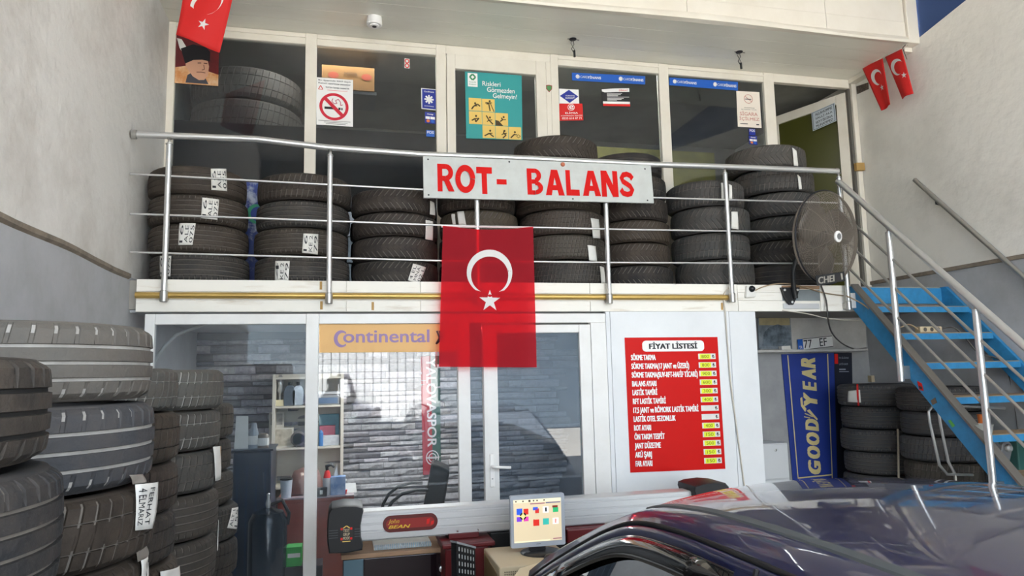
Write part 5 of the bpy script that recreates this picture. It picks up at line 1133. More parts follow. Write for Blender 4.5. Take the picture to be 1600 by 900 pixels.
q = MB(); [K.disc(q, .1+.065*i, .115, .016, .016, .002, 10) for i in (0, 2, 5, 6, 8)]; K.rect(q, .33, .095, .37, .135, .002); K.rect(q, .42, .47, .43, .49, .002); q.build('tool_icon', glow('dark', '#4a4038'), mo)
q = MB(); K.rect(q, .36, .165, .63, .182, .002); K.rect(q, .77, .86, .93, .875, .002); q.build('magenta_bar', glow('magenta', '#8c3b62'), mo); q = MB(); K.rect(q, .65, .16, .92, .177, .002); q.build('blue_bar', glow('navy', '#34407c'), mo)
for nm, c, rects in (('blue', '#2f5ad0', [(.11, .25, .225, .37), (.41, .24, .5, .3)]), ('red', '#d03028', [(.23, .26, .325, .37), (.45, .27, .52, .36), (.41, .48, .52, .6)]), ('violet', '#7a3fd0', [(.11, .39, .2, .5)]), ('pink', '#d83fa8', [(.22, .4, .325, .5)]), ('white', '#f0f0f0', [(.59, .24, .7, .36), (.77, .47, .88, .59)]), ('black', '#141414', [(.635, .26, .665, .34)]), ('green', '#2fb070', [(.78, .27, .88, .36)]), ('brown', '#7a2f20', [(.77, .23, .87, .27)]), ('teal', '#39b3a6', [(.59, .47, .7, .59)]), ('mint', '#8fd890', [(.43, .5, .5, .57)]), ('tan', '#c06a50', [(.81, .49, .84, .57)])):
    for i, r_ in enumerate(rects): K.rect(MB(), *r_, .002+.0004*i+(.0004 if nm in ('mint', 'tan', 'black', 'brown') else 0)).build('icon', glow(nm, c), mo)
q = MB(); K.disc(q, .225, .40, .06, .07, .003); q.build('icon_ring', glow('black', '#141414'), mo); q = MB(); K.disc(q, .225, .40, .035, .042, .0035); K.rect(q, .215, .25, .235, .5, .0034); K.rect(q, .11, .39, .325, .41, .0034); q.build('icon_cross', glow('gold', '#f0d890'), mo)
q = MB(); K.rect(q, .46, .945, .54, .955, .001); q.build('maker_mark', mat('mark_grey', '#70757c', .5), mo)
mcx = (mx0+mx1)/2; MB().box(mcx-.05, mcx+.05, YM+.02, YM+.05, zp+.012, mz0+.06).build('neck', BLACK, mo); MB().lathe([(.13, .001), (.125, .008), (.06, .016), (.001, .018)], (mcx+.02, YM+.02, zp), (0, 0, 1), 28).build('foot', BLACK, mo, smooth=50)
mo_m = thing('computer_mouse', 'black computer mouse on the beige case beside the car', 'mouse', (at(862, 872, Y=-1.1).x, -1.08, zp))
MB().lathe([(.04, .001), (.042, .012), (.03, .028), (.001, .034)], (at(862, 872, Y=-1.1).x, -1.08, zp), (0, 0, 1), 18).build('body', BLACK, mo_m, smooth=60)
K = Card([at(812, 888, Y=-1.22), at(872, 870, Y=-1.22), at(880, 905, Y=-1.36), at(795, 912, Y=-1.36)]); t = thing('paper_sheet', 'beige printed sheet with small pink and violet marks beside the car pillar', 'paper', K.p(.5, 1))
ps_ = K.base(MB(), .006).build('sheet', mat('sheet_beige', '#d3c2a2', .6), t); q = MB(); K.rect(q, .3, .45, .36, .65, .001); K.rect(q, .4, .4, .48, .55, .001); q.build('violet_mark', mat('mark_violet', '#8a5ab8', .6), t); q = MB(); K.rect(q, .52, .3, .62, .45, .001); K.rect(q, .36, .5, .42, .6, .001); q.build('pink_mark', mat('mark_pink', '#cf4f78', .6), t)
lo_ = K.p(.5, .5); MB().box(lo_.x-.07, lo_.x+.07, lo_.y-.05, lo_.y+.05, 0, min(K.p(0, 1).z, K.p(1, 1).z)-.05).build('stand', DARK, t)

# ================================================================== CAR
XCAR = 1.58
car = thing('car', 'dark blue car with glossy roof and black window visors in the foreground', 'car', (XCAR, -3.9, 0))
Ysn = [-1.95, -2.25, -2.6, -2.88, -3.1, -3.38, -3.65, -4.0, -4.4, -4.8, -5.2, -5.55]
Wz = [.885, 1.025, 1.175, 1.287, 1.358, 1.393, 1.407, 1.412, 1.405, 1.38, 1.30, 1.15]
Wx = [.875, .89, .925, .955, .985, 1.0, 1.0, 1.0, 1.0, 1.0, .99, .97]
Sz = [.845, .985, 1.14, 1.256, 1.32, 1.35, 1.36, 1.364, 1.355, 1.325, 1.24, 1.09]
Sx = [.845, .86, .885, .91, .925, .93, .93, .93, .93, .93, .92, .90]
def sm(a, k=4):      # Catmull-Rom through the stations
    out = []
    for i in range(len(a)-1):
        p0, p1, p2, p3 = a[max(0, i-1)], a[i], a[i+1], a[min(len(a)-1, i+2)]
        for j in range(k):
            s = j/k; out.append(.5*((2*p1)+(p2-p0)*s+(2*p0-5*p1+4*p2-p3)*s*s+(3*p1-p0-3*p2+p3)*s**3))
    return out+[a[-1]]
Ys_, Wz_, Wx_, Sz_, Sx_ = map(sm, (Ysn, Wz, Wx, Sz, Sx)); NS = len(Ys_)
def sd(x, side): return x if side < 0 else 2*XCAR-x
def curve(dz, dx, base='S', side=-1, i0=0, i1=None):
    i1 = NS if i1 is None else i1
    X_, Z_ = (Sx_, Sz_) if base == 'S' else (Wx_, Wz_)
    out = []
    for i in range(i0, i1):
        j, k = max(0, i-1), min(NS-1, i+1); ty_, tz_ = Ys_[k]-Ys_[j], Z_[k]-Z_[j]; L = math.hypot(ty_, tz_)
        ny_, nz_ = tz_/L, -ty_/L      # outward in the side view
        if nz_ < 0: ny_, nz_ = -ny_, -nz_
        out.append(Vector((sd(X_[i]+dx, side), Ys_[i]+ny_*dz, Z_[i]+nz_*dz)))
    return out
def deflector(side, i0, i1):
    cs = [curve(a, b, 'S', side, i0, i1) for a, b in ((-.045, -.026), (-.052, -.046), (-.075, -.058), (-.10, -.062), (-.106, -.058))]; fl = curve(-.07, -.026, 'S', side, i0, i1)
    for c in cs:
        c[-1] = c[-1].lerp(fl[-1], .9); c[0] = c[0].lerp(fl[0], .5)
    return MB().grid(cs).build('wind_deflector', CARBLK, car, smooth=50)
def strip_(name, curves, m, par=car, smooth=50, solid=0): return MB().grid(curves).build(name, m, par, smooth=smooth, solid=solid)
iH = 16   # header station (Y = -3.1)
for side in (-1, 1):
    strip_('cant_rail', [curve(0, 0, 'W', side), curve(-.004, -.02, 'W', side), [(a*.45+b*.55)+Vector((side*.006, 0, .008)) for a, b in zip(curve(0, 0, 'W', side), curve(0, 0, 'S', side))], curve(.004, .004, 'S', side), curve(0, .0, 'S', side)], CARP, smooth=60)
    MB().tube(curve(-.006, -.002, 'S', side), .0075, 8).build('door_seal', CARSEAL, car, smooth=60)
    strip_('door_frame', [curve(-.012, -.006, 'S', side), curve(-.016, -.016, 'S', side), curve(-.034, -.024, 'S', side), curve(-.044, -.022, 'S', side)], CARP)
    MB().tube(curve(-.046, -.022, 'S', side), .005, 8).build('chrome_edge', CARBLK, car, smooth=60)
    iA, iB = 6, 25
    deflector(side, iA, iB); deflector(side, 28, 42)
    # glass and pillars
    def belt(i): return Vector((sd(.79, side), Ys_[i], min(.90, Sz_[i]-.07)))
    top = curve(-.045, -.018, 'S', side)
    for nm, a, b, m in (('front_glass', 4, 25, CARGLS), ('b_pillar', 25, 28, CARP), ('rear_glass', 28, 41, CARGLS), ('c_pillar', 41, NS, CARP)):
        strip_(nm, [top[a:b+1], [belt(min(NS-1, i)) for i in range(a, min(NS, b+1))]], m)
    bt_ = curve(-.03, -.022, 'S', side)
    for ia, ib, m in ((25, 26, CARP), (27, 28, CARBLK)):
        MB().grid([[bt_[ia]+Vector((side*.004, 0, 0)), bt_[ib]+Vector((side*.004, 0, 0))], [belt(ia)+Vector((side*.03, 0, 0)), belt(ib)+Vector((side*.03, 0, 0))]]).build('door_edge', m, car, solid=.012)
    MB().tube([bt_[26]+Vector((side*.006, 0, .02)), belt(26)+Vector((side*.034, 0, 0))], .006, 6).build('door_gap', CARSEAL, car)
    strip_('mirror_corner', [top[0:5], [belt(i) for i in range(0, 5)]], CARBLK)
    # black rubber strip in the roof ditch
    q = MB(); c0_ = curve(.0, .0, 'W', side, iH-1, 45); q.grid([[p+Vector((0, 0, 0)) for p in c0_], [p+Vector((-side*.004, 0, .005)) for p in c0_], [p+Vector((-side*.030, 0, .009)) for p in c0_], [p+Vector((-side*.034, 0, .005)) for p in c0_]]); q.build('roof_strip', CARSTRIP, car, smooth=40)
c0_ = curve(0, 0, 'W', -1, iH-1, 45); rows = []
for i, p in enumerate(c0_):
    row = []; xa_ = p.x+.034; xb_ = 2*XCAR-xa_
    for k in range(25):
        f = k/24; x = xa_+(xb_-xa_)*f; e = 1-(2*f-1)**2
        yo = .07*e if i == 0 else (.07*e*max(0, 1-i/7))
        row.append(Vector((x, p.y+yo, p.z+.006+.042*e**.8-(.006*e if i == 0 else 0))))
    rows.append(row)
MB().grid(rows).build('roof', CARP, car, smooth=180)
wl = [p+Vector((0, 0, -.004)) for p in curve(0, 0, 'W', -1, 0, iH)]; rows2 = []
for i, p in enumerate(wl):
    rows2.append([Vector((p.x+(2*XCAR-2*p.x)*k/16, p.y+.09*(1-(2*k/16-1)**2), p.z+.02*(1-(2*k/16-1)**2))) for k in range(17)])
rows2.append([v+Vector((0, -.0, -.002)) for v in [rows[0][round(k*24/16)] for k in range(17)]])
MB().grid(rows2).build('windscreen', CARGLS, car, smooth=180)
# rear screen
wr_ = curve(0, 0, 'W', -1, 44, NS); rows3 = [rows[-1]]
for p in wr_[1:]: rows3.append([Vector((p.x+.034+(2*XCAR-2*(p.x+.034))*k/24, p.y-.10*(1-(2*k/24-1)**2), p.z)) for k in range(25)])
MB().grid(rows3).build('rear_screen', CARGLS, car, smooth=180)
# lower body
stn = [(-1.44, .30, .52, .62), (-1.48, .25, .62, .72), (-1.7, .22, .74, .77), (-1.95, .2, .85, .785), (-2.6, .2, .90, .79), (-3.7, .2, .90, .795), (-4.8, .2, .90, .79), (-5.55, .2, .95, .78), (-5.9, .22, .93, .77), (-6.25, .28, .90, .74), (-6.32, .35, .6, .68)]
rows = []
for y, zb_, ztp, hw in stn:
    half = [(0, ztp+.012), (hw*.6, ztp+.006), (hw*.93, ztp-.006), (hw*.99, ztp-.04), (hw+.012, (ztp+zb_)/2+.05), (hw+.008, (ztp+zb_)/2-.05), (hw-.01, zb_+.06), (hw-.06, zb_)]
    rows.append([Vector((XCAR-x, y, z)) for x, z in half[::-1]]+[Vector((XCAR+x, y, z)) for x, z in half[1:]])
q = MB(); q.grid(rows); n_ = len(rows[0]); q.add(rows[0], [tuple(range(n_))]); q.add(rows[-1], [tuple(range(n_-1, -1, -1))]); q.build('body', CARP, car, smooth=45)
for y in (-1.95, -5.2):
    for side in (-1, 1):
        o = (XCAR+side*.765, y, .29)
        MB().lathe([(.16, -.09), (.27, -.085), (.29, -.06), (.29, .0), (.275, .03), (.17, .03)], o, (side, 0, 0), 28).build('wheel_tyre', CARSEAL, car, smooth=40); MB().lathe([(.17, .0), (.165, .02), (.08, .026), (.05, .035), (.001, .036)], o, (side, 0, 0), 24).build('wheel_rim', ALU, car, smooth=40)
for sx in (-.36, .36):
    MB().box(XCAR+sx-.22, XCAR+sx+.22, -3.95, -3.82, .6, 1.08).build('seat_back', CARSEAL, car, bevel=.04); MB().box(XCAR+sx-.12, XCAR+sx+.12, -3.97, -3.87, 1.1, 1.26).build('head_rest', CARSEAL, car, bevel=.03)
MB().box(XCAR-.68, XCAR+.68, -2.35, -2.0, .8, .93).build('dashboard', CARSEAL, car, bevel=.03)

# ================================================================== OFFICE INSIDE
def O(x, y, Y): return at(x, y, Y=Y)
YC = 2.08
cbx = [O(425, 640, YC).x, O(537, 640, YC).x]; czt = O(480, 584, YC).z; cz1 = O(470, 634, YC).z; cz2 = O(470, 699, YC).z
sh = thing('shelf_cabinet', 'tall cream open shelf cabinet against the stone wall in the office', 'cabinet', ((cbx[0]+cbx[1])/2, YC+.15, 0))
MB().box(cbx[0], cbx[1], YC+.30, YC+.315, 0, czt).build('back', CABINET, sh)
for x in (cbx[0], cbx[1]-.03, (cbx[0]+cbx[1])/2-.02): MB().box(x, x+.03, YC, YC+.30, 0, czt).build('side_panel', CABINET, sh, bevel=.002)
for z in (czt-.03, cz1, cz2, .75): MB().box(cbx[0]+.03, cbx[1]-.03, YC+.004, YC+.30, z-.02, z).build('shelf', CABINET, sh)
YI = YC+.1
def item(name, lab, cat, px, py, z): p = O(px, py, YI); return thing(name, lab, cat, (p.x, YI, z+.001)), Vector((p.x, YI, z+.001))
t, p = item('trophy', 'small silver figure trophy on a cream base on the top office shelf', 'trophy', 438, 620, cz1)
MB().box(p.x-.05, p.x+.05, YI-.04, YI+.04, p.z, p.z+.06).build('base', mat('trophy_base', '#d8cda8', .6), t, bevel=.004); MB().lathe([(.012, .06), (.012, .12), (.03, .15), (.02, .2), (.034, .24), (.012, .27), (.02, .29), (.001, .31)], p, (0, 0, 1), 14).build('figure', STEEL, t, smooth=60); MB().tube([p+Vector((-.045, 0, .27)), p+Vector((0, 0, .24)), p+Vector((.045, 0, .27))], .008, 8).build('arms', STEEL, t)
for px, lab, m in ((453, 'dark plastic oil can left of the silver can on the top office shelf', mat('can_dark', '#4c5661', .4)), (466, 'silver oil can on the top office shelf beside the mullion', mat('can_silver', '#b9c0c8', .25, .6))):
    t, p = item('oil_can', lab, 'can', px, 620, cz1); MB().prism([p+Vector((x, -.05, z)) for x, z in ((-.055, 0), (.055, 0), (.06, .14), (.04, .19), (.02, .2), (-.02, .2), (-.045, .18), (-.06, .13))], (0, .09, 0)).build('body', m, t, bevel=.008); MB().lathe([(.02, .2), (.02, .23), (.001, .23)], p, (0, 0, 1), 12).build('cap', BLACK, t)
for px, lab, w_, h_, c in ((442, 'small grey framed photo on the second office shelf', .09, .14, '#a9a5a0'), (446, 'larger beige framed photo on the second office shelf', .13, .19, '#c2b8a4')):
    t, p = item('framed_photo', lab, 'photo', px, 690, cz2); yo = .06 if w_ < .1 else -.04; zo = 0 if w_ > .1 else .2
    if zo: p = p+Vector((-.05, 0, 0))
    MB().box(p.x-w_, p.x+w_*.6, YI+yo, YI+yo+.015, p.z, p.z+h_+zo).build('frame', CABINET, t, bevel=.003); MB().box(p.x-w_+.015, p.x+w_*.6-.015, YI+yo-.003, YI+yo, p.z+zo+.015, p.z+h_+zo-.015).build('picture', mat('pic_'+c[1:], c, .5, var='#6d665d', vscale=16, vamt=.7), t)
t, p = item('round_clock', 'round dark clock standing on the second office shelf', 'clock', 467, 690, cz2); MB().lathe([(.07, 0), (.075, .02), (.06, .03), (.001, .028)], p+Vector((0, -.06, .08)), (0, -1, 0), 24).build('case', mat('clock_case', '#5a524c', .5), t, smooth=40); MB().lathe([(.055, .031), (.001, .031)], p+Vector((0, -.06, .08)), (0, -1, 0), 20).build('dial', mat('clock_dial', '#a79c90', .6), t); MB().box(p.x-.03, p.x+.03, YI-.09, YI-.05, p.z, p.z+.015).build('foot', BLACK, t)
t, p = item('printer', 'grey box printer on the right half of the top office shelf', 'printer', 515, 620, cz1); MB().box(p.x-.12, p.x+.1, YI-.08, YI+.14, p.z, p.z+.10).build('body', mat('printer_grey', '#87898c', .5), t, bevel=.006); MB().box(p.x-.10, p.x+.08, YI-.084, YI-.08, p.z+.015, p.z+.07).build('front', mat('printer_blue', '#56708f', .4), t); MB().box(p.x-.13, p.x+.11, YI-.09, YI+.14, p.z+.102, p.z+.13).build('lid', mat('printer_lid', '#a9abad', .5), t, bevel=.004)
for (x0, x1, y0, y1, lab, c, nm, dy) in ((498, 530, 640, 656, 'light blue box on top of the second office shelf pile', '#6fb0c4', 'blue_box', .1), (499, 524, 656, 672, 'pink and grey folded cloth on the second office shelf', '#b0586a', 'folded_cloth', .04), (504, 530, 678, 694, 'white tissue packet on the second office shelf', '#c9ccd0', 'tissue_packet', -.06), (499, 504, 668, 695, 'thin blue spray can on the second office shelf', '#3f7fc0', 'spray_can', -.06)):
    a, b = O(x0, y1, YI+dy), O(x1, y0, YI+dy); zb_ = cz2+.001 if nm in ('tissue_packet', 'spray_can') else None
    if nm == 'spray_can': q = MB().lathe([(.022, 0), (.022, .13), (.01, .15), (.001, .16)], ((a.x+b.x)/2, YI+dy, cz2+.001), (0, 0, 1), 14)
    elif nm == 'tissue_packet': q = MB().box(a.x, b.x, YI+dy, YI+dy+.08, cz2+.001, cz2+.1)
    elif nm == 'folded_cloth': q = MB().box(a.x, b.x, YI+dy, YI+dy+.1, cz2+.001, cz2+.19)
    else: q = MB().box(a.x, b.x, YI+dy+.045, YI+dy+.12, cz2+.001, cz2+.30)
    q.build(nm, mat('item_'+nm, c, .6, var='#55555a', vscale=14, vamt=.4), None, bevel=.006 if nm != 'spray_can' else 0, label=lab, cat=nm.split('_')[1])
room_lamp('office_fill_lamp', 'added fill lamp on the office ceiling, out of view', .6, 1.3, 2.262, LOW_FILL, 1.2, .2)  # unseen lamp added to brighten the office interior
# desk
YD = 1.35
dk = thing('office_desk', 'red-brown wooden office desk behind the shop window', 'desk', (.1, YD, 0)); dx0, dx1, dzt = O(432, 790, YD).x, O(553, 790, YD).x, O(480, 779, YD).z
MB().box(dx0, dx1, YD-.02, YD+.62, dzt-.03, dzt).build('top', WOODRED, dk, bevel=.004); MB().box(dx0+.03, dx1-.03, YD, YD+.02, .05, dzt-.03).build('front_panel', WOODRED, dk)
for x in (dx0+.01, dx1-.04): MB().box(x, x+.03, YD-.005, YD+.6, 0, dzt-.03).build('side_panel', WOODRED, dk)
MB().box(dx0-.0, dx1+.0, YD-.03, YD+.1, dzt+.001, dzt+.012).build('glass_top', mat('desk_glass', '#a4939a', .1), dk)
zd_ = dzt+.0135
def ditem(name, lab, cat, px, dy): p = O(px, 775, YD+dy); return thing(name, lab, cat, (p.x, YD+dy, zd_)), Vector((p.x, YD+dy, zd_))
t, p = ditem('paper_cup', 'pale paper cup on the left end of the office desk', 'cup', 447, .04); MB().lathe([(.042, 0), (.05, .12), (.052, .15), (.046, .155), (.001, .155)], p, (0, 0, 1), 18).build('cup', mat('cup_pale', '#c2c8d2', .5), t, smooth=40); MB().lathe([(.054, .152), (.054, .165), (.001, .168)], p, (0, 0, 1), 18).build('rim', BLACK, t, smooth=40)
t, p = ditem('spray_bottle', 'white spray bottle with red collar and black trigger on the office desk', 'bottle', 511, .05); MB().lathe([(.036, 0), (.038, .12), (.033, .15), (.001, .155)], p, (0, 0, 1), 18).build('body', mat('bottle_white', '#c9c5c6', .4), t, smooth=50); MB().lathe([(.034, .15), (.024, .2), (.014, .215), (.001, .215)], p, (0, 0, 1), 16).build('collar', RED, t, smooth=50); MB().tube([p+Vector((0, 0, .21)), p+Vector((-.005, 0, .25)), p+Vector((.035, 0, .262)), p+Vector((.06, 0, .235))], [.014, .018, .014, .008], 8).build('trigger', BLACK, t, smooth=60)
t, p = ditem('tissue_box', 'blue tissue box with a tissue sticking up on the office desk', 'box', 528, .05); MB().box(p.x-.065, p.x+.065, YD-.0, YD+.1, zd_, zd_+.16).build('carton', mat('tissue_blue', '#5f7fae', .6, var='#c2ccdc', vscale=8, vamt=.8), t, bevel=.004); MB().prism([p+Vector((-.04, 0, .158)), p+Vector((.0, 0, .158)), p+Vector((-.01, 0, .27))], (0, .02, 0)).build('tissue', PAPER, t)
t, p = ditem('black_box', 'small black box with a white emblem at the desk front edge', 'box', 502, -.01); MB().box(p.x-.055, p.x+.05, YD-.03, YD+.03, zd_, zd_+.075).build('carton', BLACK, t, bevel=.004); MB().box(p.x-.012, p.x+.012, YD-.032, YD-.03, zd_+.02, zd_+.055).build('emblem', PAPER, t)
t, p = ditem('red_stapler', 'red and black stapler on the right end of the desk', 'stapler', 532, .02); MB().prism([p+Vector((-.07, 0, .0)), p+Vector((.05, 0, 0)), p+Vector((.06, 0, .04)), p+Vector((-.05, 0, .02))], (0, .03, 0)).build('body', RED, t, bevel=.004)
t, p = ditem('white_card', 'white card propped on the right end of the office desk', 'card', 538, .10); MB().prism([p+Vector((-.02, 0, 0)), p+Vector((.11, 0, 0)), p+Vector((.1, .03, .08)), p+Vector((-.03, .03, .08))], (0, .004, 0)).build('card', PAPER, t)
t, p = ditem('cap', 'brown round cap lying behind the mullion on the office desk', 'cap', 478, .3); MB().lathe([(.15, 0), (.15, .08), (.11, .19), (.001, .23)], p, (0, 0, 1), 20).build('crown', mat('cap_brown', '#7d5a52', .8), t, smooth=50)
# chair
ch = thing('office_chair', 'black leather office chair with curved tube arms before the stone wall', 'chair', (O(672, 790, .95).x, .95, 0))
bp = [O(674, 724, .95), O(684, 727, .95), O(703, 736, .95), (O(693, 795, .95)), (O(660, 797, .95)), O(668, 757, .95)]
MB().prism(bp, (.05, .36, 0)).build('backrest', mat('black_leather', '#141416', .35), ch, bevel=.02)
cx_ = O(655, 800, .95); MB().box(cx_.x-.25, cx_.x+.22, .92, 1.36, cx_.z-.1, cx_.z-.02).build('seat', mat('black_leather', '#141416'), ch, bevel=.03)
for dy in (-.02, .40):
    MB().tube([O(p_[0], p_[1], .93)+Vector((0, dy, 0)) for p_ in ((668, 765), (650, 765), (628, 771), (612, 784), (603, 800), (600, 815))], .014, 10).build('arm', BLACK, ch, smooth=60)
MB().lathe([(.28, 0), (.27, .03), (.04, .06), (.03, .4), (.001, .4)], (cx_.x, 1.14, 0), (0, 0, 1), 20).build('base', BLACK, ch, smooth=40)
MB().box(cx_.x-.03, cx_.x+.03, 1.1, 1.18, .38, cx_.z-.09).build('column', BLACK, ch)
# scarf on the stone wall
K = Card(quad([(657, 556), (687, 556), (689, 741), (661, 742)], Y=YB-.02)); t = thing('football_scarf', 'red and green scarf with white letters hanging on the stone wall', 'scarf', K.p(.5, 1))
q = MB(); q.prism([K.p(0, 0), K.p(.52, 0), K.p(.55, 1), K.p(0, 1)], (0, .006, 0)); q.build('red_half', mat('scarf_red', '#9c1c2c', .8), t); q = MB(); q.prism([K.p(.52, 0), K.p(1, 0), K.p(1, .97), K.p(.55, .97)], (0, .006, 0)); q.build('green_half', mat('scarf_green', '#1f4f45', .8), t)
q = MB(); K.text(q, 'YALOVASPOR', .28, .02, .78, .77, .003, bold=.03, rot=-1); K.ring(q, .54, .86, .36, .062, .86, .003); K.ring(q, .54, .86, .22, .038, .8, .003); q.build('lettering', mat('scarf_white', '#d3cdd0', .8), t)
# black stove, tank, paper, jars
YK = .75
ks = thing('black_stove', 'dark blue-black stove cabinet behind the tyre stacks in the office', 'stove', (O(395, 800, YK).x, YK+.2, 0)); a, b = O(364, 704, YK), O(424, 704, YK)
MB().box(a.x, b.x, YK, YK+.45, 0, a.z-.015).build('body', mat('stove_dark', '#232c3d', .3), ks, bevel=.015); MB().box(a.x-.015, b.x+.015, YK-.015, YK+.46, a.z-.014, a.z).build('top_plate', mat('stove_top', '#2d3442', .3), ks, bevel=.004); q = MB(); [q.box(a.x+.03+.07*i, a.x+.045+.07*i, YK-.008, YK, .3, a.z-.12) for i in range(4)]; q.build('rib', mat('stove_rib', '#5a6880', .2, .5), ks)
tk = thing('gas_canister', 'dark glossy canister with a chrome nozzle before the desk in the office', 'canister', (O(418, 850, .45).x, .45, 0)); cp = Vector((O(418, 850, .45).x, .45, 0)); zt_ = O(418, 800, .45).z
MB().lathe([(.13, 0), (.14, .02), (.14, zt_-.06), (.11, zt_), (.03, zt_+.03), (.001, zt_+.03)], cp, (0, 0, 1), 24).build('body', mat('tank_dark', '#1d2630', .18), tk, smooth=40); MB().lathe([(.014, zt_+.03), (.02, zt_+.06), (.01, zt_+.1), (.012, zt_+.13), (.001, zt_+.14)], cp, (0, 0, 1), 12).build('nozzle', STEEL, tk, smooth=50)
MB().tube([cp+Vector((.02, 0, zt_+.05)), cp+Vector((.1, 0, zt_+.08)), cp+Vector((.15, 0, zt_-.02)), cp+Vector((.14, 0, zt_-.1))], .014, 8).build('hose', BLACK, tk, smooth=60)
K = Card(quad([(369, 650), (388, 650), (388, 692), (366, 692)], Y=YK+.1)); zz_ = a.z+.001
t = thing('white_sheet', 'white paper sheet standing on the dark stove', 'paper', (K.p(.5, 1).x, YK+.1, zz_)); MB().prism([K.p(0, 0), K.p(1, 0), Vector((K.p(1, 1).x, YK+.1, zz_)), Vector((K.p(0, 1).x, YK+.1, zz_))], (0, .003, 0)).build('sheet', PAPER, t)
def sitem(nm, lab, cat, px, prof, m, capm=None):
    x = O(px, 700, YK+.12).x; t = thing(nm, lab, cat, (x, YK+.12, zz_)); MB().lathe(prof, (x, YK+.12, zz_), (0, 0, 1), 16).build('body', m, t, smooth=50); return t, x
t, x = sitem('glass_bottle', 'grey bottle with a pale label on the dark stove', 'bottle', 396, [(.04, 0), (.04, .12), (.025, .16), (.02, .2), (.001, .2)], mat('bottle_grey', '#8d949c', .2)); MB().lathe([(.041, .03), (.0415, .1)], (x, YK+.12, zz_), (0, 0, 1), 16).build('label', PAPER, t)
t, x = sitem('small_jar', 'small brown jar with a white label beside the stove bottle', 'jar', 411, [(.045, 0), (.045, .1), (.03, .115), (.001, .115)], mat('jar_brown', '#6d6257', .4)); MB().lathe([(.046, .02), (.0465, .08)], (x, YK+.12, zz_), (0, 0, 1), 16).build('label', PAPER, t)
gx0, gx1, gz = O(447, 882, .42).x, O(471, 882, .42).x, O(458, 855, .42).z
g = thing('green_carton', 'green and white carton low behind the left office window', 'box', ((gx0+gx1)/2, .42, 0)); MB().box(gx0, gx1, .42, .55, gz-.14, gz).build('carton', mat('carton_green', '#3aa84a', .6), g, bevel=.003); MB().box(gx0+.01, gx1-.01, .417, .42, gz-.075, gz-.045).build('label', PAPER, g); MB().box(gx0-.2, gx1+.15, .4, .62, 0, gz-.141).build('stand', mat('cab_dark', '#2a2125'), g)
wcd = thing('office_conduit', 'bent pale conduit pipe in the top left corner of the office window', 'conduit', O(280, 520, .5)); MB().tube([(O(324, 500, .3).x, .3, 2.268), O(320, 506, .3), O(300, 514, .3), O(276, 523, .3), O(258, 540, .3), O(246, 556, .3), O(235, 575, .3)], .013, 8).build('pipe', mat('conduit_pale', '#b9b6b0', .5), wcd, smooth=60)
uwp = thing('blue_poster', 'blue and green printed sheet on the balcony between the two left stacks', 'poster', O(394, 440, .84)); K = Card(quad([(378, 284), (408, 286), (408, 440), (378, 440)], Y=.84)); K.base(MB(), .003).build('sheet', mat('poster_blue', '#27408c', .5, var='#c9d3e0', vscale=5, vamt=.8, cut=(.5, .6)), uwp)
q = MB(); K.disc(q, .75, .32, .5, .10, .001); q.build('green_shape', mat('poster_green', '#2fa07a', .5), uwp); q = MB(); K.disc(q, .85, .32, .4, .075, .0015); q.build('blue_shape', mat('poster_deep', '#1c3f9a', .5), uwp)

# ================================================================== STREET OPPOSITE (seen in the glass)
fn = thing('white_fence', 'tall white board fence across the street, mirrored in the office glass', 'fence', (0, -17, 0))
MB().box(-1.12, 2.92, -17.12, -17.06, 0, 4.8).build('backing', mat('fence_back', '#77797c', .8), fn)
st('wall_street', MB().box(-16, 16, -17.8, -17.3, 0, 6.5), mat('street_wall', '#56636e', .8, var='#6f7c86', vscale=1.2, vamt=.7))
me = None
for i in range(16):
    x = -1.1+i*.25
    if me is None: o = MB().box(x+.014, x+.236, -17.06, -17.03, .05, 4.8).build('board', FENCE, fn); me = o.data; x00 = x
    else:
        o = bpy.data.objects.new('board', me); COL.objects.link(o); o.parent = fn; o.location = (x-x00, 0, 0)

# a second car parked outside and the photographer: both seen only as reflections
def copy_tree(o, parent=None):
    c = o.copy(); COL.objects.link(c); c.parent = parent
    for ch in o.children: copy_tree(ch, c)
    return c
c2 = copy_tree(car); c2.location = (-.95, -9.9, -.03); c2.rotation_euler = (0, 0, 1.75)
c2['label'] = 'dark car parked outside the entrance, mirrored in the middle office window'
def skin(name, pts, edges, rad, m, par, sub=2, root=0):
    me = bpy.data.meshes.new(name); base = org(par); me.from_pydata([Vector(p)-base for p in pts], edges, []); me.materials.append(m)
    o = bpy.data.objects.new(name, me); COL.objects.link(o); o.parent = par; ORG[o.name] = base
    o.modifiers.new('skin', 'SKIN').use_smooth_shade = True
    for v, r in zip(me.skin_vertices[0].data, rad): v.radius = (r, r) if not isinstance(r, tuple) else r; v.use_root = False
    me.skin_vertices[0].data[root].use_root = True
    sb = o.modifiers.new('sub', 'SUBSURF'); sb.levels = sub; sb.render_levels = sub
    return o
px_, py_ = -.14, -5.72
pr = thing('person', 'person in dark clothes holding up a phone, mirrored in the middle office window', 'person', (px_, py_, 0))
SK = mat('skin', '#b98a6d', .6); SHIRT = mat('dark_shirt', '#2b2e36', .8); TROU = mat('dark_trousers', '#23262c', .85)
P = {'pel': (px_, py_, .95), 'sp': (px_, py_, 1.15), 'ch': (px_, py_+.01, 1.36), 'nk': (px_, py_+.03, 1.50), 'jaw': (px_, py_+.06, 1.59), 'hd': (px_, py_+.06, 1.68), 'tp': (px_, py_+.05, 1.755)}
pts = [P[k] for k in ('pel', 'sp', 'ch', 'nk', 'jaw', 'hd', 'tp')]; rad = [(.15, .11), (.145, .10), (.16, .11), (.055, .055), (.068, .075), (.083, .095), (.055, .06)]
ed = [(i, i+1) for i in range(6)]
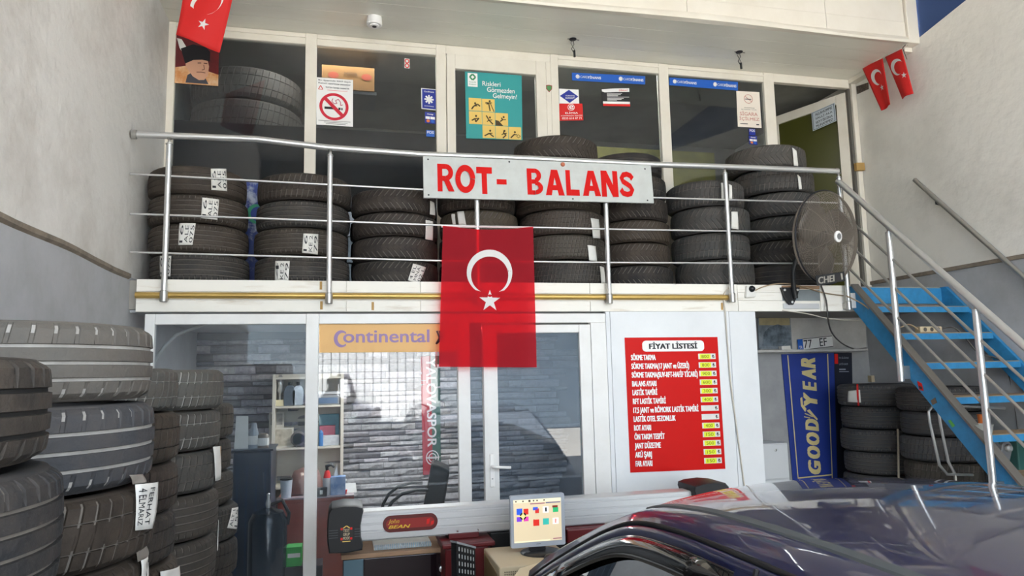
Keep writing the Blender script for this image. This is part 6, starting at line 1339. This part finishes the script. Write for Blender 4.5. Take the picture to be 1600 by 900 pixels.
def limb(start, ps, rs):
    i = start
    for p_, r_ in zip(ps, rs): pts.append(p_); rad.append(r_); ed.append((i, len(pts)-1)); i = len(pts)-1
    return i
limb(2, [(px_+.19, py_+.02, 1.40), (.16, -5.56, 1.48), (.10, -5.40, 1.73), (.088, -5.365, 1.775)], [.062, .048, .033, .036]); rw = len(pts)-1
limb(2, [(px_-.19, py_+.02, 1.40), (-.28, -5.55, 1.47), (-.11, -5.40, 1.73), (-.092, -5.365, 1.775)], [.062, .048, .033, .036]); lw_ = len(pts)-1
for sx in (-1, 1): limb(0, [(px_+sx*.10, py_, .86), (px_+sx*.11, py_+.02, .48), (px_+sx*.115, py_-.01, .09), (px_+sx*.125, py_+.05, .04), (px_+sx*.13, py_+.16, .03)], [.088, .058, .042, .038, .03])
skin('body', pts, ed, rad, SK, pr)
def cloth(nm, ks, es, rs, m): skin(nm, ks, es, rs, m, pr)
q_ = pts
cloth('shirt', [(px_, py_, .88), q_[1], q_[2], (px_, py_+.02, 1.455), q_[7], q_[8], q_[11], q_[12]], [(0, 1), (1, 2), (2, 3), (2, 4), (4, 5), (2, 6), (6, 7)], [(.185, .145), (.175, .13), (.185, .135), (.085, .085), .075, .062, .075, .062], SHIRT)
skin('trousers', [(px_, py_, 1.06), (px_, py_, .93)]+[q_[i] for i in (15, 16, 17, 20, 21, 22)], [(0, 1), (1, 2), (2, 3), (3, 4), (1, 5), (5, 6), (6, 7)], [(.175, .135), (.18, .14), .105, .074, .06, .105, .074, .06], TROU, pr, 2, 1)
MB().lathe([(.001, .10), (.06, .088), (.092, .045), (.098, .0), (.094, -.02), (.07, -.02)], (px_, py_+.03, 1.715), (0, -.15, 1), 20).build('hair', mat('hair_black', '#1a1716', .8), pr, smooth=180)
fh = MB()
for sx in (-.03, .03): fh.lathe([(.011, 0), (.008, .006), (.001, .008)], (px_+sx, py_+.145, 1.685), (0, 1, 0), 8)
fh.build('eyes', INK, pr); MB().tube([(px_, py_+.14, 1.68), (px_, py_+.168, 1.65), (px_, py_+.15, 1.642)], [.01, .014, .01], 8).build('nose', SK, pr, smooth=180); MB().tube([(px_-.025, py_+.145, 1.612), (px_+.025, py_+.145, 1.612)], .006, 6).build('mouth', mat('lips', '#8a5a50', .6), pr)
for sx in (-1, 1):
    MB().lathe([(.028, 0), (.03, .008), (.001, .012)], (px_+sx*.084, py_+.05, 1.665), (sx, 0, 0), 10).build('ear', SK, pr, smooth=60)
    for k in range(4):
        z = 1.80-.018*k; x = sx*.088
        skin('finger', [(x, -5.362, z-.015), (x+sx*.012, -5.345, z), (x-sx*.006, -5.328, z+.002), (x-sx*.022, -5.326, z+.002)], [(0, 1), (1, 2), (2, 3)], [.009, .009, .008, .0075], SK, pr, 1)
    skin('thumb', [(sx*.09, -5.365, 1.768), (sx*.07, -5.362, 1.765), (sx*.05, -5.36, 1.77)], [(0, 1), (1, 2)], [.011, .010, .009], SK, pr, 1)
ph = thing('mobile_phone', 'dark mobile phone held up by the person mirrored in the glass', 'phone', (0, -5.342, 1.762)); MB().box(-.08, .08, -5.347, -5.338, 1.762, 1.838).build('case', BLACK, ph, bevel=.003); MB().lathe([(.011, 0), (.011, .002), (.001, .003)], (0.05, -5.338, 1.82), (0, 1, 0), 12).build('lens', DARK, ph)
